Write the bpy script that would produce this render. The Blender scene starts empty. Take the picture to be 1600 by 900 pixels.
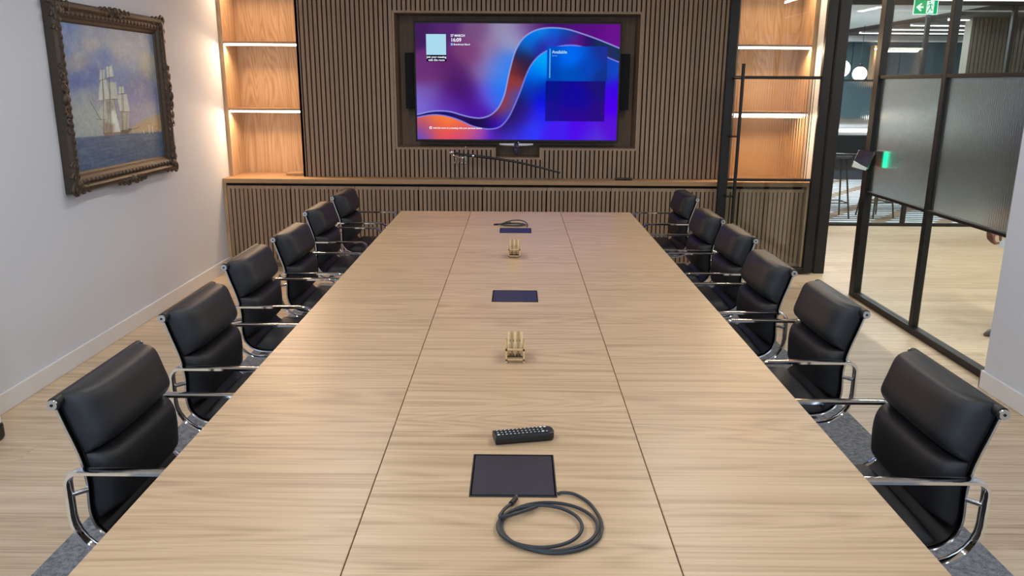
import bpy, bmesh, math, random
import numpy as np
from mathutils import Vector, Matrix
random.seed(7)
sc = bpy.context.scene
COL = sc.collection
PI = math.pi

# ------------------------------------------------------------------ camera
CP = Vector((0.0015, 0.0, 1.6007))
YAW, PIT, ROL, FPX = -0.0044, 0.2508, 0.0065, 1243.0
_cy, _sy, _ct, _st = math.cos(YAW), math.sin(YAW), math.cos(PIT), math.sin(PIT)
_f = Vector((_sy*_ct, _cy*_ct, -_st)); _r0 = Vector((_cy, -_sy, 0)); _u0 = _r0.cross(_f)
_r = _r0*math.cos(ROL) + _u0*math.sin(ROL); _u = _u0*math.cos(ROL) - _r0*math.sin(ROL)
cd = bpy.data.cameras.new('camera'); cam = bpy.data.objects.new('camera', cd); COL.objects.link(cam)
cd.sensor_width = 36; cd.lens = FPX/1600*36; cd.clip_start = .05; cd.clip_end = 80
cam.matrix_world = Matrix(((_r.x, _u.x, -_f.x, CP.x), (_r.y, _u.y, -_f.y, CP.y), (_r.z, _u.z, -_f.z, CP.z), (0, 0, 0, 1)))
sc.camera = cam

# ------------------------------------------------------------------ exposure, world, lights
sc.view_settings.view_transform = 'Standard'; sc.view_settings.look = 'None'
sc.view_settings.exposure = 0.0; sc.view_settings.gamma = 1.0; sc.view_settings.use_curve_mapping = False
w = bpy.data.worlds.new('world'); sc.world = w; w.use_nodes = True
w.node_tree.nodes['Background'].inputs[0].default_value = (.75, .85, 1, 1)
w.node_tree.nodes['Background'].inputs[1].default_value = .15
sc.cycles.max_bounces = 12; sc.cycles.transmission_bounces = 10; sc.cycles.transparent_max_bounces = 16
sc.cycles.use_denoising = True; sc.cycles.sample_clamp_indirect = 6.0
sc.cycles.caustics_reflective = False; sc.cycles.caustics_refractive = False

def area(name, loc, size, power, color=(1, 1, 1), rot=(0, 0, 0)):
    l = bpy.data.lights.new(name, 'AREA'); l.shape = 'RECTANGLE'; l.size, l.size_y = size
    l.energy = power; l.color = color
    o = bpy.data.objects.new(name, l); COL.objects.link(o); o.location = loc; o.rotation_euler = rot
    return o
WARM = (1.0, .66, .40)
NEUT = (1.0, .975, .945)
COOL = (.56, .76, 1.0)
for i, y in enumerate((.6, 2.6, 4.6)):
    for sx in (-1, 1):
        area('room_light', (sx*1.05, y, 2.66), (.12, 1.3), 13.5, NEUT)
area('room_daylight', (-.6, -1.6, 1.7), (3.4, 1.6), 60, COOL, (PI/2, 0, 0))
for y in (.8, 2.8, 4.8, 6.8, 8.3):
    for x in (3.5, 5.0):
        area('corridor_light', (x, y, 2.66), (.10, .7), 22, (1, .97, .92))
for y in (10.4, 12.0, 13.6):
    area('kitchen_light', (4.6, y, 2.44), (1.6, .8), 58, (.88, .95, 1))
    area('kitchen_light', (7.2, y, 2.34), (1.6, .2), 8, (.88, .95, 1))

# ------------------------------------------------------------------ materials
def srgb(c):
    c = np.asarray(c, float)/255.0
    return np.where(c <= .04045, c/12.92, ((c+.055)/1.055)**2.4)
def L(r, g, b): return tuple(float(x) for x in srgb((r, g, b))) + (1.0,)

def newmat(name):
    m = bpy.data.materials.new(name); m.use_nodes = True
    nt = m.node_tree; nt.nodes.clear()
    out = nt.nodes.new('ShaderNodeOutputMaterial')
    return m, nt, out
def nd(nt, typ, **kw):
    n = nt.nodes.new('ShaderNode'+typ)
    for k, v in kw.items():
        if k in n.inputs.keys() if isinstance(k, str) else False: n.inputs[k].default_value = v
        else: setattr(n, k, v)
    return n
def principled(nt, out, color=None, rough=.5, metal=0.0, **kw):
    p = nt.nodes.new('ShaderNodeBsdfPrincipled')
    if color is not None: p.inputs['Base Color'].default_value = color
    p.inputs['Roughness'].default_value = rough; p.inputs['Metallic'].default_value = metal
    for k, v in kw.items(): p.inputs[k.replace('_', ' ')].default_value = v
    nt.links.new(p.outputs[0], out.inputs[0]); return p
def plain(name, color, rough=.5, metal=0.0, bump=0.0, bscale=60, var=.06, **kw):
    """one colour with a faint procedural mottling"""
    m, nt, out = newmat(name); p = principled(nt, out, color, rough, metal, **kw)
    tc = nd(nt, 'TexCoord'); no = nd(nt, 'TexNoise'); no.inputs['Scale'].default_value = bscale; no.inputs['Detail'].default_value = 4
    nt.links.new(tc.outputs['Object'], no.inputs['Vector'])
    if var:
        mx = nd(nt, 'Mix', data_type='RGBA'); mx.inputs[6].default_value = tuple(c*(1-var) for c in color[:3])+(1,)
        mx.inputs[7].default_value = tuple(min(1, c*(1+var)) for c in color[:3])+(1,)
        nt.links.new(no.outputs[0], mx.inputs[0]); nt.links.new(mx.outputs[2], p.inputs['Base Color'])
    if bump:
        b = nd(nt, 'Bump'); b.inputs['Strength'].default_value = bump; b.inputs['Distance'].default_value = .002
        nt.links.new(no.outputs[0], b.inputs['Height']); nt.links.new(b.outputs[0], p.inputs['Normal'])
    return m
def emit(name, color, s=1.0):
    m, nt, out = newmat(name); e = nd(nt, 'Emission'); e.inputs[0].default_value = color; e.inputs[1].default_value = s
    nt.links.new(e.outputs[0], out.inputs[0]); return m

def wood(name, dark, mid, light, axis='x', rough=.45, fig=1.0, planks=None, spec=.4, seed=0.0, scl=1.0):
    """oak: streaks stretched along the grain axis, soft cathedral figure, optional planks"""
    m, nt, out = newmat(name); p = principled(nt, out, mid, rough); p.inputs['Specular IOR Level'].default_value = spec
    tc = nd(nt, 'TexCoord'); mp = nd(nt, 'Mapping'); lk = nt.links.new
    lk(tc.outputs['Object'], mp.inputs['Vector'])
    rot = {'x': (0, 0, 0), 'y': (0, 0, PI/2), 'z': (0, PI/2, 0)}[axis]
    mp.inputs['Rotation'].default_value = rot; mp.inputs['Location'].default_value = (seed, seed*1.7, seed*.6)
    vec = mp.outputs[0]; plank_col = None
    if planks:
        br = nd(nt, 'TexBrick'); br.inputs['Scale'].default_value = 1; br.inputs['Brick Width'].default_value = planks[0]
        br.inputs['Row Height'].default_value = planks[1]; br.inputs['Mortar Size'].default_value = .0012; br.offset = .37
        br.inputs['Color1'].default_value = (0, 0, 0, 1); br.inputs['Color2'].default_value = (1, 1, 1, 1); br.inputs['Mortar'].default_value = (.35, .35, .35, 1)
        lk(vec, br.inputs['Vector']); plank_col = br
        add = nd(nt, 'VectorMath', operation='MULTIPLY_ADD'); lk(br.outputs[0], add.inputs[0])
        add.inputs[1].default_value = (7, 3, 5); lk(vec, add.inputs[2]); vec = add.outputs[0]
    def noise(sx, sy, det, dist=0.0):
        q = nd(nt, 'Mapping'); q.inputs['Scale'].default_value = (sx*scl, sy*scl, sy*scl); lk(vec, q.inputs['Vector'])
        n = nd(nt, 'TexNoise'); n.inputs['Scale'].default_value = 1; n.inputs['Detail'].default_value = det
        n.inputs['Distortion'].default_value = dist; lk(q.outputs[0], n.inputs['Vector']); return n.outputs[0]
    fine = noise(1.6, 170, 5); med = noise(.7, 38, 3, .4); broad = noise(.55, 5.0, 1.5, .3)
    # cathedral rings: contour lines of a smooth stretched noise
    ml = nd(nt, 'Math', operation='MULTIPLY'); lk(broad, ml.inputs[0]); ml.inputs[1].default_value = 120.0
    sn = nd(nt, 'Math', operation='SINE'); lk(ml.outputs[0], sn.inputs[0])
    ab = nd(nt, 'Math', operation='MULTIPLY_ADD'); lk(sn.outputs[0], ab.inputs[0]); ab.inputs[1].default_value = .055*fig; ab.inputs[2].default_value = 0
    s1 = nd(nt, 'Math', operation='MULTIPLY_ADD'); lk(fine, s1.inputs[0]); s1.inputs[1].default_value = .50; lk(ab.outputs[0], s1.inputs[2])
    s2 = nd(nt, 'Math', operation='MULTIPLY_ADD'); lk(med, s2.inputs[0]); s2.inputs[1].default_value = .44; lk(s1.outputs[0], s2.inputs[2])
    val = s2.outputs[0]
    if plank_col:
        s3 = nd(nt, 'Math', operation='MULTIPLY_ADD'); lk(plank_col.outputs[0], s3.inputs[0]); s3.inputs[1].default_value = .12; lk(val, s3.inputs[2]); val = s3.outputs[0]
    cr = nd(nt, 'ValToRGB'); e = cr.color_ramp.elements
    e[0].position = .20; e[0].color = dark; e[1].position = .76; e[1].color = light
    k = cr.color_ramp.elements.new(.48); k.color = mid
    lk(val, cr.inputs[0]); lk(cr.outputs[0], p.inputs['Base Color'])
    b = nd(nt, 'Bump'); b.inputs['Strength'].default_value = .06; b.inputs['Distance'].default_value = .001
    lk(fine, b.inputs['Height']); lk(b.outputs[0], p.inputs['Normal'])
    return m

def glass_clear(name, tint=(1, 1, 1, 1)):
    m, nt, out = newmat(name)
    t = nd(nt, 'BsdfTransparent'); t.inputs[0].default_value = tint
    g = nd(nt, 'BsdfGlossy'); g.inputs['Roughness'].default_value = .0
    lw = nd(nt, 'LayerWeight'); lw.inputs[0].default_value = .5
    pw = nd(nt, 'Math', operation='POWER'); nt.links.new(lw.outputs['Facing'], pw.inputs[0]); pw.inputs[1].default_value = 5.0
    fr = nd(nt, 'Math', operation='MULTIPLY_ADD'); nt.links.new(pw.outputs[0], fr.inputs[0]); fr.inputs[1].default_value = .55; fr.inputs[2].default_value = .035
    mx = nd(nt, 'MixShader'); nt.links.new(fr.outputs[0], mx.inputs[0]); nt.links.new(t.outputs[0], mx.inputs[1]); nt.links.new(g.outputs[0], mx.inputs[2])
    nt.links.new(mx.outputs[0], out.inputs[0]); return m
def glass_fluted(name, tint, rough=.2):
    m, nt, out = newmat(name)
    principled(nt, out, tint, rough, 0.0, Transmission_Weight=1.0, IOR=1.40); return m
def vcol_emit(name, s):
    m, nt, out = newmat(name); e = nd(nt, 'Emission'); a = nd(nt, 'VertexColor', layer_name='paint')
    e.inputs[1].default_value = s; nt.links.new(a.outputs[0], e.inputs[0]); nt.links.new(e.outputs[0], out.inputs[0]); return m
def vcol_paint(name):
    m, nt, out = newmat(name); p = principled(nt, out, None, .42); a = nd(nt, 'VertexColor', layer_name='paint')
    tc = nd(nt, 'TexCoord'); no = nd(nt, 'TexNoise'); no.inputs['Scale'].default_value = 55; no.inputs['Detail'].default_value = 5
    nt.links.new(tc.outputs['Object'], no.inputs['Vector'])
    b = nd(nt, 'Bump'); b.inputs['Strength'].default_value = .25; b.inputs['Distance'].default_value = .003
    nt.links.new(no.outputs[0], b.inputs['Height']); nt.links.new(b.outputs[0], p.inputs['Normal'])
    nt.links.new(a.outputs[0], p.inputs['Base Color']); return m
def carpet(name, c1, c2, scale=220):
    m, nt, out = newmat(name); p = principled(nt, out, c1, .95); lk = nt.links.new
    tc = nd(nt, 'TexCoord'); n1 = nd(nt, 'TexNoise'); n1.inputs['Scale'].default_value = scale; n1.inputs['Detail'].default_value = 3
    n2 = nd(nt, 'TexNoise'); n2.inputs['Scale'].default_value = scale*.22; n2.inputs['Detail'].default_value = 4
    for n in (n1, n2): lk(tc.outputs['Object'], n.inputs['Vector'])
    ad = nd(nt, 'Math', operation='ADD'); lk(n1.outputs[0], ad.inputs[0]); lk(n2.outputs[0], ad.inputs[1])
    cr = nd(nt, 'ValToRGB'); e = cr.color_ramp.elements; e[0].position = .38; e[0].color = c1; e[1].position = .62; e[1].color = c2
    hf = nd(nt, 'Math', operation='MULTIPLY'); lk(ad.outputs[0], hf.inputs[0]); hf.inputs[1].default_value = .5
    lk(hf.outputs[0], cr.inputs[0]); lk(cr.outputs[0], p.inputs['Base Color'])
    b = nd(nt, 'Bump'); b.inputs['Strength'].default_value = .6; b.inputs['Distance'].default_value = .004; lk(n1.outputs[0], b.inputs['Height']); lk(b.outputs[0], p.inputs['Normal'])
    return m
def striped_carpet(name):
    m, nt, out = newmat(name); p = principled(nt, out, None, .9); lk = nt.links.new
    tc = nd(nt, 'TexCoord'); w1 = nd(nt, 'TexWave', wave_type='BANDS', bands_direction='Y')
    w1.inputs['Scale'].default_value = 2.1; w1.inputs['Distortion'].default_value = 1.6; w1.inputs['Detail'].default_value = 1; w1.inputs['Detail Scale'].default_value = .6
    lk(tc.outputs['Object'], w1.inputs['Vector'])
    cr = nd(nt, 'ValToRGB'); e = cr.color_ramp.elements; e[0].position = .34; e[0].color = L(56, 60, 72); e[1].position = .46; e[1].color = L(235, 238, 242)
    lk(w1.outputs[0], cr.inputs[0])
    mp = nd(nt, 'Mapping'); mp.inputs['Rotation'].default_value = (0, 0, .7); lk(tc.outputs['Object'], mp.inputs['Vector'])
    w2 = nd(nt, 'TexWave', wave_type='BANDS', bands_direction='X'); w2.inputs['Scale'].default_value = .5; w2.inputs['Distortion'].default_value = 1.0
    lk(mp.outputs[0], w2.inputs['Vector'])
    c2 = nd(nt, 'ValToRGB'); e = c2.color_ramp.elements; e[0].position = .8; e[0].color = (0, 0, 0, 1); e[1].position = .9; e[1].color = (1, 1, 1, 1)
    lk(w2.outputs[0], c2.inputs[0])
    mx = nd(nt, 'Mix', data_type='RGBA'); lk(c2.outputs[0], mx.inputs[0]); lk(cr.outputs[0], mx.inputs[6]); mx.inputs[7].default_value = L(150, 128, 110)
    lk(mx.outputs[2], p.inputs['Base Color']); return m

M = {}
M['wall'] = plain('white_wall_paint', L(216, 222, 232), .7, bump=.08, bscale=180, var=.01)
M['skirt'] = plain('white_gloss_paint', L(228, 230, 233), .32, var=.01)
M['ceil'] = plain('ceiling_white', L(232, 232, 230), .8, var=.01)
M['floor'] = wood('oak_plank_floor', L(128, 104, 80), L(200, 178, 149), L(230, 213, 186), 'x', .34, .6, (1.5, .2), .35, 3.1)
M['table'] = wood('pale_oak_veneer', L(152, 126, 96), L(194, 166, 132), L(209, 184, 152), 'x', .36, 1.1, None, .42, 1.3)
M['table2'] = wood('pale_oak_veneer_side', L(150, 124, 95), L(192, 164, 131), L(208, 183, 151), 'x', .36, 1.1, None, .42, 5.9)
M['oak'] = wood('oak_vertical_grain', L(166, 132, 98), L(200, 168, 132), L(216, 188, 154), 'z', .5, 1.8, None, .3, 2.2, .9)
M['oakx'] = wood('oak_horizontal_grain', L(150, 118, 84), L(176, 142, 106), L(194, 162, 124), 'x', .45, .5, None, .35, 4.2)
M['slat'] = wood('oak_slat', L(136, 114, 94), L(162, 138, 116), L(178, 155, 132), 'z', .55, .3, None, .3, 6.4)
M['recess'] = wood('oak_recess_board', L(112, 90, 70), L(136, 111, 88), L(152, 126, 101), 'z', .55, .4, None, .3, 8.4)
M['gap'] = plain('black_felt_backing', L(15, 12, 11), .95)
M['black'] = plain('black_powder_coat', L(13, 15, 18), .5, var=.05)
M['leather'] = plain('black_leather', L(25, 25, 29), .50, bump=.18, bscale=240, var=.1)
M['leather2'] = plain('black_leather_edge', L(17, 17, 20), .48, bump=.15, bscale=240, var=.1)
M['chrome'] = plain('polished_chrome', (.82, .82, .83, 1), .07, 1.0, var=0)
M['alu'] = plain('polished_aluminium', (.62, .63, .65, 1), .22, 1.0, var=0)
M['plastic'] = plain('black_plastic', L(22, 23, 26), .4, var=.05)
M['rubber'] = plain('dark_cable_rubber', L(36, 40, 46), .5, var=.05)
M['hatch'] = plain('dark_smoked_panel', L(48, 46, 56), .34, var=.3, bscale=16)
M['key'] = plain('white_key_print', L(215, 222, 226), .5, var=.02)
M['keyblack'] = plain('soft_black_key', L(34, 40, 44), .5, var=.05)
M['speaker'] = plain('black_speaker_cloth', L(20, 22, 28), .85, bump=.4, bscale=400)
M['screenoff'] = plain('black_bezel', L(8, 8, 12), .55, var=0)
M['bamboo'] = wood('pale_bamboo', L(170, 138, 92), L(208, 180, 134), L(228, 206, 164), 'z', .45, .2, None, .35, 9.9, 4)
M['bamboo2'] = wood('brown_bamboo', L(124, 98, 66), L(160, 132, 94), L(186, 158, 118), 'z', .45, .2, None, .35, 11.9, 4)
M['gold'] = plain('aged_bronze_gilt', L(80, 70, 60), .5, .45, bump=.7, bscale=55, var=.35)
M['clear'] = glass_clear('clear_glass', (.96, .985, .975, 1))
M['acrylic'] = glass_clear('clear_acrylic', (.95, .96, .96, 1))
M['fluted'] = glass_fluted('fluted_glass', (.84, .94, .94, 1), .2)
M['fluted_fine'] = glass_fluted('fluted_glass_fine', (.93, .965, .95, 1), .07)
M['led'] = emit('warm_led_diffuser', (1.0, .92, .80, 1), 11.0)
M['ledw'] = emit('white_led_diffuser', (1.0, .97, .93, 1), 4.0)
M['reflected_line'] = emit('glowing_reflected_line', (1.0, .98, .95, 1), 6.0)  # emission imitating a reflected light line, no lamp of its own
M['globe'] = emit('glowing_opal_globe', (1.0, .96, .90, 1), 2.2)
M['rug'] = carpet('grey_carpet_tile', L(92, 96, 102), L(146, 150, 156))
M['kcarpet'] = striped_carpet('striped_carpet')
M['corr'] = plain('grey_teal_wall_paint', L(150, 164, 164), .7, var=.02)
M['teal'] = plain('dark_teal_panel', L(66, 90, 98), .5, var=.05, bscale=3)
M['tealdark'] = plain('navy_panel', L(40, 54, 68), .5, var=.05)
M['greyslat'] = plain('grey_brown_slats', L(112, 104, 94), .6, var=.06)
M['darkceil'] = plain('charcoal_ceiling', L(62, 58, 58), .7)
M['white'] = plain('white_laminate', L(236, 238, 240), .4, var=.01)
M['stool'] = plain('black_stool_metal', L(26, 28, 34), .45)
M['stoolseat'] = plain('grey_stool_seat', L(88, 98, 106), .6)
M['silver'] = plain('polished_silver', (.8, .8, .78, 1), .14, 1.0, var=0)
M['scab'] = plain('black_scabbard_leather', L(24, 22, 24), .35)
M['green'] = emit('green_status_light', (0.0, .85, .42, 1), 3.0)
M['signgreen'] = emit('exit_sign_green', L(10, 175, 110), 1.1)
M['signwhite'] = emit('exit_sign_white', L(225, 255, 240), 1.2)
M['tabscreen'] = plain('dark_touch_glass', L(70, 60, 84), .12, var=.25, bscale=30)
M['steel'] = plain('brushed_steel_bracket', (.85, .84, .80, 1), .2, 1.0, var=0)
M['skin'] = plain('skin', L(150, 106, 88), .55, var=.05, bscale=40)
M['suit'] = plain('charcoal_suit', L(48, 50, 58), .85, var=.08)
M['shoe'] = plain('dark_grey_shoe', L(62, 60, 62), .5)
M['hair'] = plain('dark_hair', L(40, 32, 28), .6)
M['card'] = plain('pale_blue_card', L(205, 224, 240), .6, var=.01)

# ------------------------------------------------------------------ mesh helpers
class MB:
    def __init__(self): self.v = []; self.f = []; self.smooth = []
    def add(self, vs, fs, smooth=False):
        o = len(self.v); self.v += [tuple(x) for x in vs]
        self.f += [tuple(i+o for i in f) for f in fs]; self.smooth += [smooth]*len(fs); return self
    def box(self, x0, x1, y0, y1, z0, z1):
        vs = [(x, y, z) for x in (x0, x1) for y in (y0, y1) for z in (z0, z1)]
        return self.add(vs, [(0, 1, 3, 2), (4, 6, 7, 5), (0, 4, 5, 1), (2, 3, 7, 6), (0, 2, 6, 4), (1, 5, 7, 3)])
    def bbox(self, x0, x1, y0, y1, z0, z1, b=.003, seg=2):
        bm = bmesh.new(); bmesh.ops.create_cube(bm, size=1)
        for v in bm.verts: v.co = Vector(((x0+x1)/2+v.co.x*(x1-x0), (y0+y1)/2+v.co.y*(y1-y0), (z0+z1)/2+v.co.z*(z1-z0)))
        bmesh.ops.bevel(bm, geom=bm.edges[:], offset=b, segments=seg, profile=.5, affect='EDGES')
        return self.bm(bm)
    def bm(self, bm, smooth=False):
        bm.verts.index_update(); self.add([v.co[:] for v in bm.verts], [[v.index for v in f.verts] for f in bm.faces], smooth); bm.free(); return self
    def sweep(self, path, prof, closed=False, up=Vector((0, 0, 1)), smooth=True, scale=None):
        """sweep a closed 2-D profile (side, up) along a 3-D path"""
        P = [Vector(p) for p in path]; n = len(P); k = len(prof); vs = []
        for i, p in enumerate(P):
            a = P[(i-1) % n] if closed or i > 0 else P[i]; b = P[(i+1) % n] if closed or i < n-1 else P[i]
            t = (b-a).normalized(); s = t.cross(up)
            if s.length < 1e-4: s = t.cross(Vector((1, 0, .01)))
            s.normalize(); uu = s.cross(t); q = 1 if scale is None else scale[i]
            vs += [p+s*(c[0]*q)+uu*(c[1]*q) for c in prof]
        fs = []
        for i in range(n if closed else n-1):
            j = (i+1) % n
            fs += [(i*k+m, i*k+(m+1) % k, j*k+(m+1) % k, j*k+m) for m in range(k)]
        if not closed: fs += [tuple(range(k))[::-1], tuple((n-1)*k+m for m in range(k))]
        return self.add(vs, fs, smooth)
    def tube(self, path, r, seg=10, closed=False, up=Vector((0, 0, 1)), scale=None):
        return self.sweep(path, [(r*math.cos(2*PI*i/seg), r*math.sin(2*PI*i/seg)) for i in range(seg)], closed, up, True, scale)
    def cyl(self, a, b, r, seg=20, r2=None):
        a, b = Vector(a), Vector(b); up = Vector((0, 0, 1)) if abs((b-a).normalized().z) < .9 else Vector((1, 0, 0))
        return self.sweep([a, b], [(r*math.cos(2*PI*i/seg), r*math.sin(2*PI*i/seg)) for i in range(seg)], False, up, True, [1, (r2/r if r2 else 1)])
    def lathe(self, c, prof, seg=24, axis='z'):
        """prof list of (radius, height)"""
        c = Vector(c); vs = []; k = len(prof)
        for i in range(seg):
            a = 2*PI*i/seg
            for r, h in prof:
                d = {'z': (r*math.cos(a), r*math.sin(a), h), 'y': (r*math.cos(a), h, r*math.sin(a)), 'x': (h, r*math.cos(a), r*math.sin(a))}[axis]
                vs.append(c+Vector(d))
        fs = [(i*k+m, ((i+1) % seg)*k+m, ((i+1) % seg)*k+m+1, i*k+m+1) for i in range(seg) for m in range(k-1)]
        return self.add(vs, fs, True)
    def ball(self, c, r, sx=1, sy=1, sz=1, u=14, v=8):
        bm = bmesh.new(); bmesh.ops.create_uvsphere(bm, u_segments=u, v_segments=v, radius=1)
        for q in bm.verts: q.co = Vector(c)+Vector((q.co.x*r*sx, q.co.y*r*sy, q.co.z*r*sz))
        return self.bm(bm, True)
    def poly(self, pts, n, t):
        """extrude a flat polygon (list of 3-D points) by vector n*t"""
        n = Vector(n); a = [Vector(p) for p in pts]; k = len(a)
        return self.add(a+[p+n*t for p in a], [tuple(range(k))[::-1], tuple(range(k, 2*k))]+[(i, (i+1) % k, (i+1) % k+k, i+k) for i in range(k)])
    def grid(self, rows, smooth=True):
        n = len(rows); k = len(rows[0])
        return self.add([p for r in rows for p in r], [(i*k+j, i*k+j+1, (i+1)*k+j+1, (i+1)*k+j) for i in range(n-1) for j in range(k-1)], smooth)
    def build(self, name, mat, parent=None, label=None, loc=None):
        me = bpy.data.meshes.new(name); me.from_pydata(self.v, [], self.f); me.update()
        bm = bmesh.new(); bm.from_mesh(me); bmesh.ops.recalc_face_normals(bm, faces=bm.faces[:]); bm.to_mesh(me); bm.free()
        me.polygons.foreach_set('use_smooth', self.smooth)
        if any(self.smooth):
            try: me.set_sharp_from_angle(angle=math.radians(42))
            except Exception: pass
        me.materials.append(M[mat] if isinstance(mat, str) else mat)
        o = bpy.data.objects.new(name, me); COL.objects.link(o)
        if parent is not None: o.parent = parent
        if loc is not None: o.location = loc
        if label: o['label'] = label
        return o
def tag(o, label, cat, group=None, kind=None):
    o['label'] = label; o['category'] = cat
    if group: o['group'] = group
    if kind: o['kind'] = kind
    return o
def thing(name, label, cat, loc=(0, 0, 0), rz=0, group=None):
    o = bpy.data.objects.new(name, None); COL.objects.link(o); o.empty_display_size = .1
    o.location = loc; o.rotation_euler = (0, 0, rz); return tag(o, label, cat, group)
def struct(o, label, cat): return tag(o, label, cat, None, 'structure')
def dup(root, loc, rz, label, group=None):
    kids = {}
    for o in bpy.data.objects:
        if o.parent: kids.setdefault(o.parent, []).append(o)
    def cp(o, par):
        c = o.copy(); COL.objects.link(c); c.parent = par
        for k in kids.get(o, []): cp(k, c)
        return c
    r = cp(root, None); r.location = loc; r.rotation_euler = (0, 0, rz); r['label'] = label
    if group: r['group'] = group
    return r
def rel(root, pts): return pts
def vgrid(name, P00, U, V, nu, nv, colors, mat, parent):
    """flat grid of (nu x nv) vertices with a colour per vertex; colors (nv, nu, 3) linear, row 0 at P00"""
    P00, U, V = (np.array(q, float) for q in (P00, U, V))
    s, t = np.meshgrid(np.linspace(0, 1, nu), np.linspace(0, 1, nv))
    co = P00+s[..., None]*U+t[..., None]*V
    me = bpy.data.meshes.new(name); idx = np.arange(nu*nv).reshape(nv, nu)
    fs = np.stack([idx[:-1, :-1], idx[1:, :-1], idx[1:, 1:], idx[:-1, 1:]], -1).reshape(-1, 4)
    me.from_pydata(co.reshape(-1, 3).tolist(), [], fs.tolist()); me.update()
    ca = me.color_attributes.new('paint', 'FLOAT_COLOR', 'POINT')
    rgba = np.ones((nu*nv, 4), np.float32); rgba[:, :3] = colors.reshape(-1, 3)
    ca.data.foreach_set('color', rgba.ravel())
    me.materials.append(mat); o = bpy.data.objects.new(name, me); COL.objects.link(o); o.parent = parent
    return o
def text(name, s, size, pos, mat, parent, align='LEFT', depth=.0008, bold=0.0, label=None):
    """lettering standing in the x-z plane, read from -y"""
    cu = bpy.data.curves.new(name, 'FONT'); cu.body = s; cu.size = size; cu.align_x = align; cu.extrude = depth; cu.offset = bold; cu.resolution_u = 3
    t = bpy.data.objects.new('tmp', cu); COL.objects.link(t)
    bpy.context.view_layer.update()
    me = bpy.data.meshes.new_from_object(t.evaluated_get(bpy.context.evaluated_depsgraph_get()))
    bpy.data.objects.remove(t); bpy.data.curves.remove(cu)
    me.name = name; me.transform(Matrix.Translation(Vector(pos)) @ Matrix.Rotation(PI/2, 4, 'X'))
    me.materials.clear(); me.materials.append(M[mat]); o = bpy.data.objects.new(name, me); COL.objects.link(o); o.parent = parent
    if label: o['label'] = label
    return o
def idw(X, Y, pts, pw=3.0, eps=60.0):
    num = np.zeros(X.shape+(3,)); den = np.zeros(X.shape)
    for (x, y), c in pts:
        d2 = (X-x)**2+(Y-y)**2; k = np.exp(-d2/(2*eps))+1e-4/(d2+400)**(pw/2)*1e4 if pw > 4.4 else 1/(d2+eps)**(pw/2); num += k[..., None]*np.array(c, float); den += k
    return num/den[..., None]
def inpoly(X, Y, P):
    ins = np.zeros(X.shape, bool); n = len(P)
    for i in range(n):
        x1, y1 = P[i]; x2, y2 = P[(i+1) % n]
        c = ((y1 > Y) != (y2 > Y)) & (X < (x2-x1)*(Y-y1)/((y2-y1) if y2 != y1 else 1e-9)+x1); ins ^= c
    return ins
def segdist(X, Y, P):
    d = np.full(X.shape, 1e9)
    for (x1, y1), (x2, y2) in zip(P[:-1], P[1:]):
        dx, dy = x2-x1, y2-y1; t = np.clip(((X-x1)*dx+(Y-y1)*dy)/(dx*dx+dy*dy), 0, 1)
        d = np.minimum(d, np.hypot(X-x1-t*dx, Y-y1-t*dy))
    return d
def smooth_poly(P, n=8):
    out = []
    for i in range(len(P)-1):
        p0 = P[max(i-1, 0)]; p1 = P[i]; p2 = P[i+1]; p3 = P[min(i+2, len(P)-1)]
        for k in range(n):
            t = k/n
            out.append(tuple(.5*((2*p1[j])+(-p0[j]+p2[j])*t+(2*p0[j]-5*p1[j]+4*p2[j]-p3[j])*t*t+(-p0[j]+3*p1[j]-3*p2[j]+p3[j])*t**3) for j in range(len(p1))))
    out.append(tuple(P[-1])); return out

# ================================================================== SETTING
XL, XR = -2.546, 2.672
struct(MB().box(-2.9, 9.6, -2.4, 9.36, -.1, 0).build('floor', 'floor'), 'pale oak plank floor of the room and corridor', 'floor')
struct(MB().box(2.4, 9.6, 9.36, 15.3, -.1, 0).build('floor_kitchen', 'kcarpet'), 'striped grey and white carpet behind the far glazing', 'floor')
struct(MB().box(-2.9, 9.6, -2.4, 9.36, 2.7, 2.8).build('ceiling', 'ceil'), 'white ceiling above meeting room and corridor', 'ceiling')
struct(MB().box(2.4, 5.39, 9.42, 15.3, 2.5, 2.6).build('ceiling_kitchen', 'ceil'), 'white ceiling of the room beyond the far glazing', 'ceiling')
struct(MB().box(5.39, 9.6, 9.42, 15.3, 2.44, 2.54).build('ceiling_raft', 'darkceil'), 'charcoal ceiling raft with light lines beyond the far glazing', 'ceiling')
struct(MB().box(XL-.15, XL, -2.4, 7.6, 0, 2.7).build('wall_left', 'wall'), 'white wall on the left with the ship painting', 'wall')
struct(MB().box(-2.7, 2.6, -2.4, -2.25, 0, 2.7).build('wall_near', 'wall'), 'white wall behind the photographer', 'wall')
struct(MB().box(-2.7, 2.71, 7.51, 7.65, 0, 2.7).build('wall_back', 'wall'), 'wall behind the oak wall unit', 'wall')
struct(MB().box(2.57, 2.76, -2.4, 4.12, 0, 2.7).build('wall_right', 'wall'), 'white wall on the right ending beside the glazing', 'wall')
struct(MB().box(2.548, 2.71, 6.9, 7.5, 0, 2.7).build('wall_return', 'wall'), 'short white wall between door and oak wall unit', 'wall')
struct(MB().box(9.5, 9.65, -2.4, 15.3, 0, 2.7).build('wall_corridor', 'corr'), 'grey teal wall at the far right of the corridor', 'wall')
struct(MB().box(2.7, 9.6, -2.55, -2.4, 0, 2.7).build('wall_corridor_end', 'wall'), 'white wall closing the corridor behind', 'wall')
struct(MB().box(2.4, 2.71, 7.66, 15.3, 0, 2.7).build('wall_kitchen_left', 'teal'), 'teal wall left of the kitchen area', 'wall')
kb = MB().box(2.4, 9.6, 14.7, 14.85, 0, 2.6)
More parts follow.
